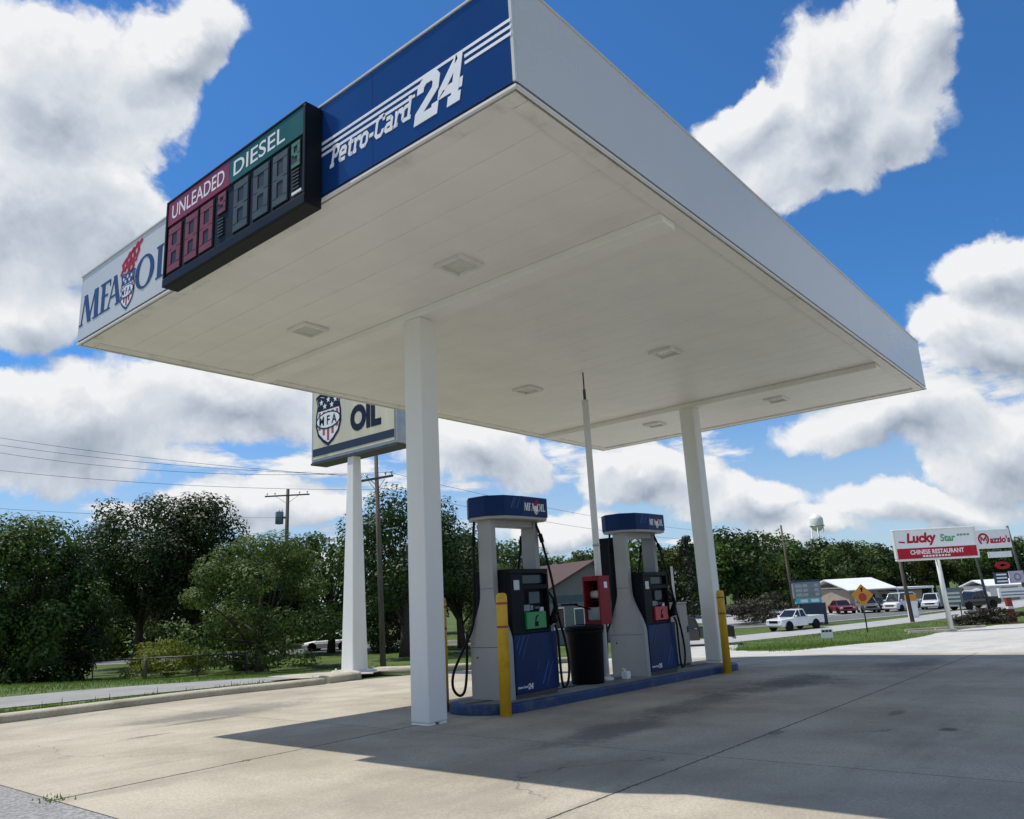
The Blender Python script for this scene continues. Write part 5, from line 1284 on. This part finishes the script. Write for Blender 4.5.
sb = N(gt,'ShaderNodeVectorMath', operation='SUBTRACT'); L(gt, wn.outputs['Color'], sb.inputs[0]); sb.inputs[1].default_value = (.5,.5,.5)
ml = N(gt,'ShaderNodeVectorMath', operation='MULTIPLY_ADD'); L(gt, sb.outputs[0], ml.inputs[0]); ml.inputs[1].default_value = (.16,.16,.16); L(gt, gi.outputs[0], ml.inputs[2])
cur = None
for (cx, cy, rx, ry, tilt, wgt) in CL+[((a,b,c),None,d,e,0,1.05) for a,b,c,d,e in FILL_CLOUDS]:
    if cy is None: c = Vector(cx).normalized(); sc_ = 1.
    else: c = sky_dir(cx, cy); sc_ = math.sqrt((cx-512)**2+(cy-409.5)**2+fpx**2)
    right = fwv.cross(Vector((0,0,1))).normalized(); right = (r2-c*c.dot(r2)).normalized(); up = c.cross(right)*-1
    up = right.cross(c)*-1 if right.cross(c).z < 0 else right.cross(c)
    rr_ = right*math.cos(tilt)-up*math.sin(tilt); uu_ = right*math.sin(tilt)+up*math.cos(tilt)
    zz_ = rr_.cross(uu_)
    Rm = Matrix(((rr_.x,uu_.x,zz_.x),(rr_.y,uu_.y,zz_.y),(rr_.z,uu_.z,zz_.z)))
    k = 1.5/sc_
    mp = N(gt,'ShaderNodeMapping', vector_type='TEXTURE'); L(gt, ml.outputs[0], mp.inputs[0])
    mp.inputs['Location'].default_value = c; mp.inputs['Rotation'].default_value = Rm.to_euler(); mp.inputs['Scale'].default_value = (rx*k, ry*k, .8)
    gr = N(gt,'ShaderNodeTexGradient', gradient_type='SPHERICAL'); L(gt, mp.outputs[0], gr.inputs[0])
    o_ = math_(gt,'MULTIPLY', gr.outputs['Fac'], wgt)
    cur = o_ if cur is None else math_(gt,'SMOOTH_MAX', cur, o_, .12)
n2 = N(gt,'ShaderNodeTexNoise', i_Scale=9., i_Detail=10., i_Roughness=.62); L(gt, ml.outputs[0], n2.inputs['Vector'])
vo = N(gt,'ShaderNodeTexVoronoi', feature='F1', i_Scale=12., i_Detail=3., i_Roughness=.5, i_Lacunarity=2.3); vo.normalize = True; L(gt, ml.outputs[0], vo.inputs['Vector'])
puff = math_(gt,'SUBTRACT', .16, math_(gt,'MULTIPLY', vo.outputs['Distance'], vo.outputs['Distance']))
dB = math_(gt,'ADD', math_(gt,'MULTIPLY_ADD', cur, 1.55, -.62), math_(gt,'MULTIPLY', math_(gt,'SUBTRACT', n2.outputs['Fac'], .5), .8))
dB = math_(gt,'MULTIPLY_ADD', puff, 1.25, dB)
# small fair weather clouds in a flat layer, crowding toward the horizon
sp = N(gt,'ShaderNodeSeparateXYZ'); L(gt, gi.outputs[0], sp.inputs[0])
iz_ = math_(gt,'DIVIDE', 1., math_(gt,'ADD', math_(gt,'MAXIMUM', sp.outputs[2], 0.), .14))
cbv = N(gt,'ShaderNodeCombineXYZ'); L(gt, math_(gt,'MULTIPLY', sp.outputs[0], iz_), cbv.inputs[0]); L(gt, math_(gt,'MULTIPLY', sp.outputs[1], iz_), cbv.inputs[1]); L(gt, math_(gt,'MULTIPLY', sp.outputs[2], 4.), cbv.inputs[2])
n3 = N(gt,'ShaderNodeTexNoise', i_Scale=1.35, i_Detail=9., i_Roughness=.58); L(gt, cbv.outputs[0], n3.inputs['Vector'])
lowm = sstep(gt, sp.outputs[2], .46, .20)
dL = math_(gt,'ADD', math_(gt,'MULTIPLY', math_(gt,'SUBTRACT', n3.outputs['Fac'], .555), 2.8), math_(gt,'MULTIPLY_ADD', lowm, .55, -.55))
dL = math_(gt,'MULTIPLY_ADD', puff, .6, dL)
L(gt, math_(gt,'MAXIMUM', dB, dL), go.inputs[0])
tc = N(nt,'ShaderNodeTexCoord')
g1 = N(nt,'ShaderNodeGroup'); g1.node_tree = grp; L(nt, tc.outputs['Generated'], g1.inputs[0])
D1 = g1.outputs[0]
alpha = sstep(nt, D1, -.04, .20)
of3 = N(nt,'ShaderNodeVectorMath', operation='ADD'); L(nt, tc.outputs['Generated'], of3.inputs[0]); of3.inputs[1].default_value = tuple(SUNV*.028)
g3 = N(nt,'ShaderNodeGroup'); g3.node_tree = grp; L(nt, of3.outputs[0], g3.inputs[0])
light = math_(nt,'MULTIPLY_ADD', math_(nt,'SUBTRACT', D1, g3.outputs[0]), 1.0, .77)
light = math_(nt,'SUBTRACT', light, math_(nt,'MULTIPLY', sstep(nt, D1, .15, .95), .38), clamp=True)
ramp = N(nt,'ShaderNodeValToRGB'); L(nt, light, ramp.inputs[0])
el_ = ramp.color_ramp.elements; el_[0].position = .12; el_[0].color = (.36,.42,.52,1); el_[1].position = .95; el_[1].color = (.95,.96,.97,1)
e2 = ramp.color_ramp.elements.new(.55); e2.color = (.63,.69,.77,1)
sky = N(nt,'ShaderNodeTexSky'); sky.sky_type = 'NISHITA'; sky.sun_disc = False
sky.sun_elevation = math.asin(SUNV.z); sky.sun_rotation = math.atan2(SUNV.x, SUNV.y); sky.altitude = 200; sky.air_density = SKY_AIR; sky.dust_density = SKY_DUST; sky.ozone_density = SKY_OZ
hs = N(nt,'ShaderNodeMix', data_type='RGBA', blend_type='MULTIPLY'); hs.inputs[0].default_value = 1; L(nt, sky.outputs[0], hs.inputs[6]); hs.inputs[7].default_value = (*SKY_TINT, 1)
b1 = N(nt,'ShaderNodeBackground', i_Strength=SKY_S); spz = N(nt,'ShaderNodeSeparateXYZ'); L(nt, tc.outputs['Generated'], spz.inputs[0])
L(nt, mixc(nt, math_(nt,'MULTIPLY', sstep(nt, spz.outputs[2], .30, .0), .75), hs.outputs[2], (4.2,5.0,5.9)), b1.inputs[0])
b2_ = N(nt,'ShaderNodeBackground', i_Strength=CLOUD_S); L(nt, ramp.outputs[0], b2_.inputs[0])
mx = N(nt,'ShaderNodeMixShader'); L(nt, alpha, mx.inputs[0]); L(nt, b1.outputs[0], mx.inputs[1]); L(nt, b2_.outputs[0], mx.inputs[2])
wo = N(nt,'ShaderNodeOutputWorld'); L(nt, mx.outputs[0], wo.inputs[0])

vs_ = SC.view_settings; SC.display_settings.display_device = 'sRGB'
vs_.view_transform = 'Standard'; vs_.look = 'None'; vs_.exposure = EXPO; vs_.gamma = 1; vs_.use_curve_mapping = False
SC.render.engine = 'CYCLES'; cy = SC.cycles
cy.max_bounces = 8; cy.diffuse_bounces = 5; cy.glossy_bounces = 3; cy.transmission_bounces = 3; cy.transparent_max_bounces = 4
cy.use_denoising = True; cy.caustics_reflective = False; cy.caustics_refractive = False; cy.sample_clamp_indirect = 6
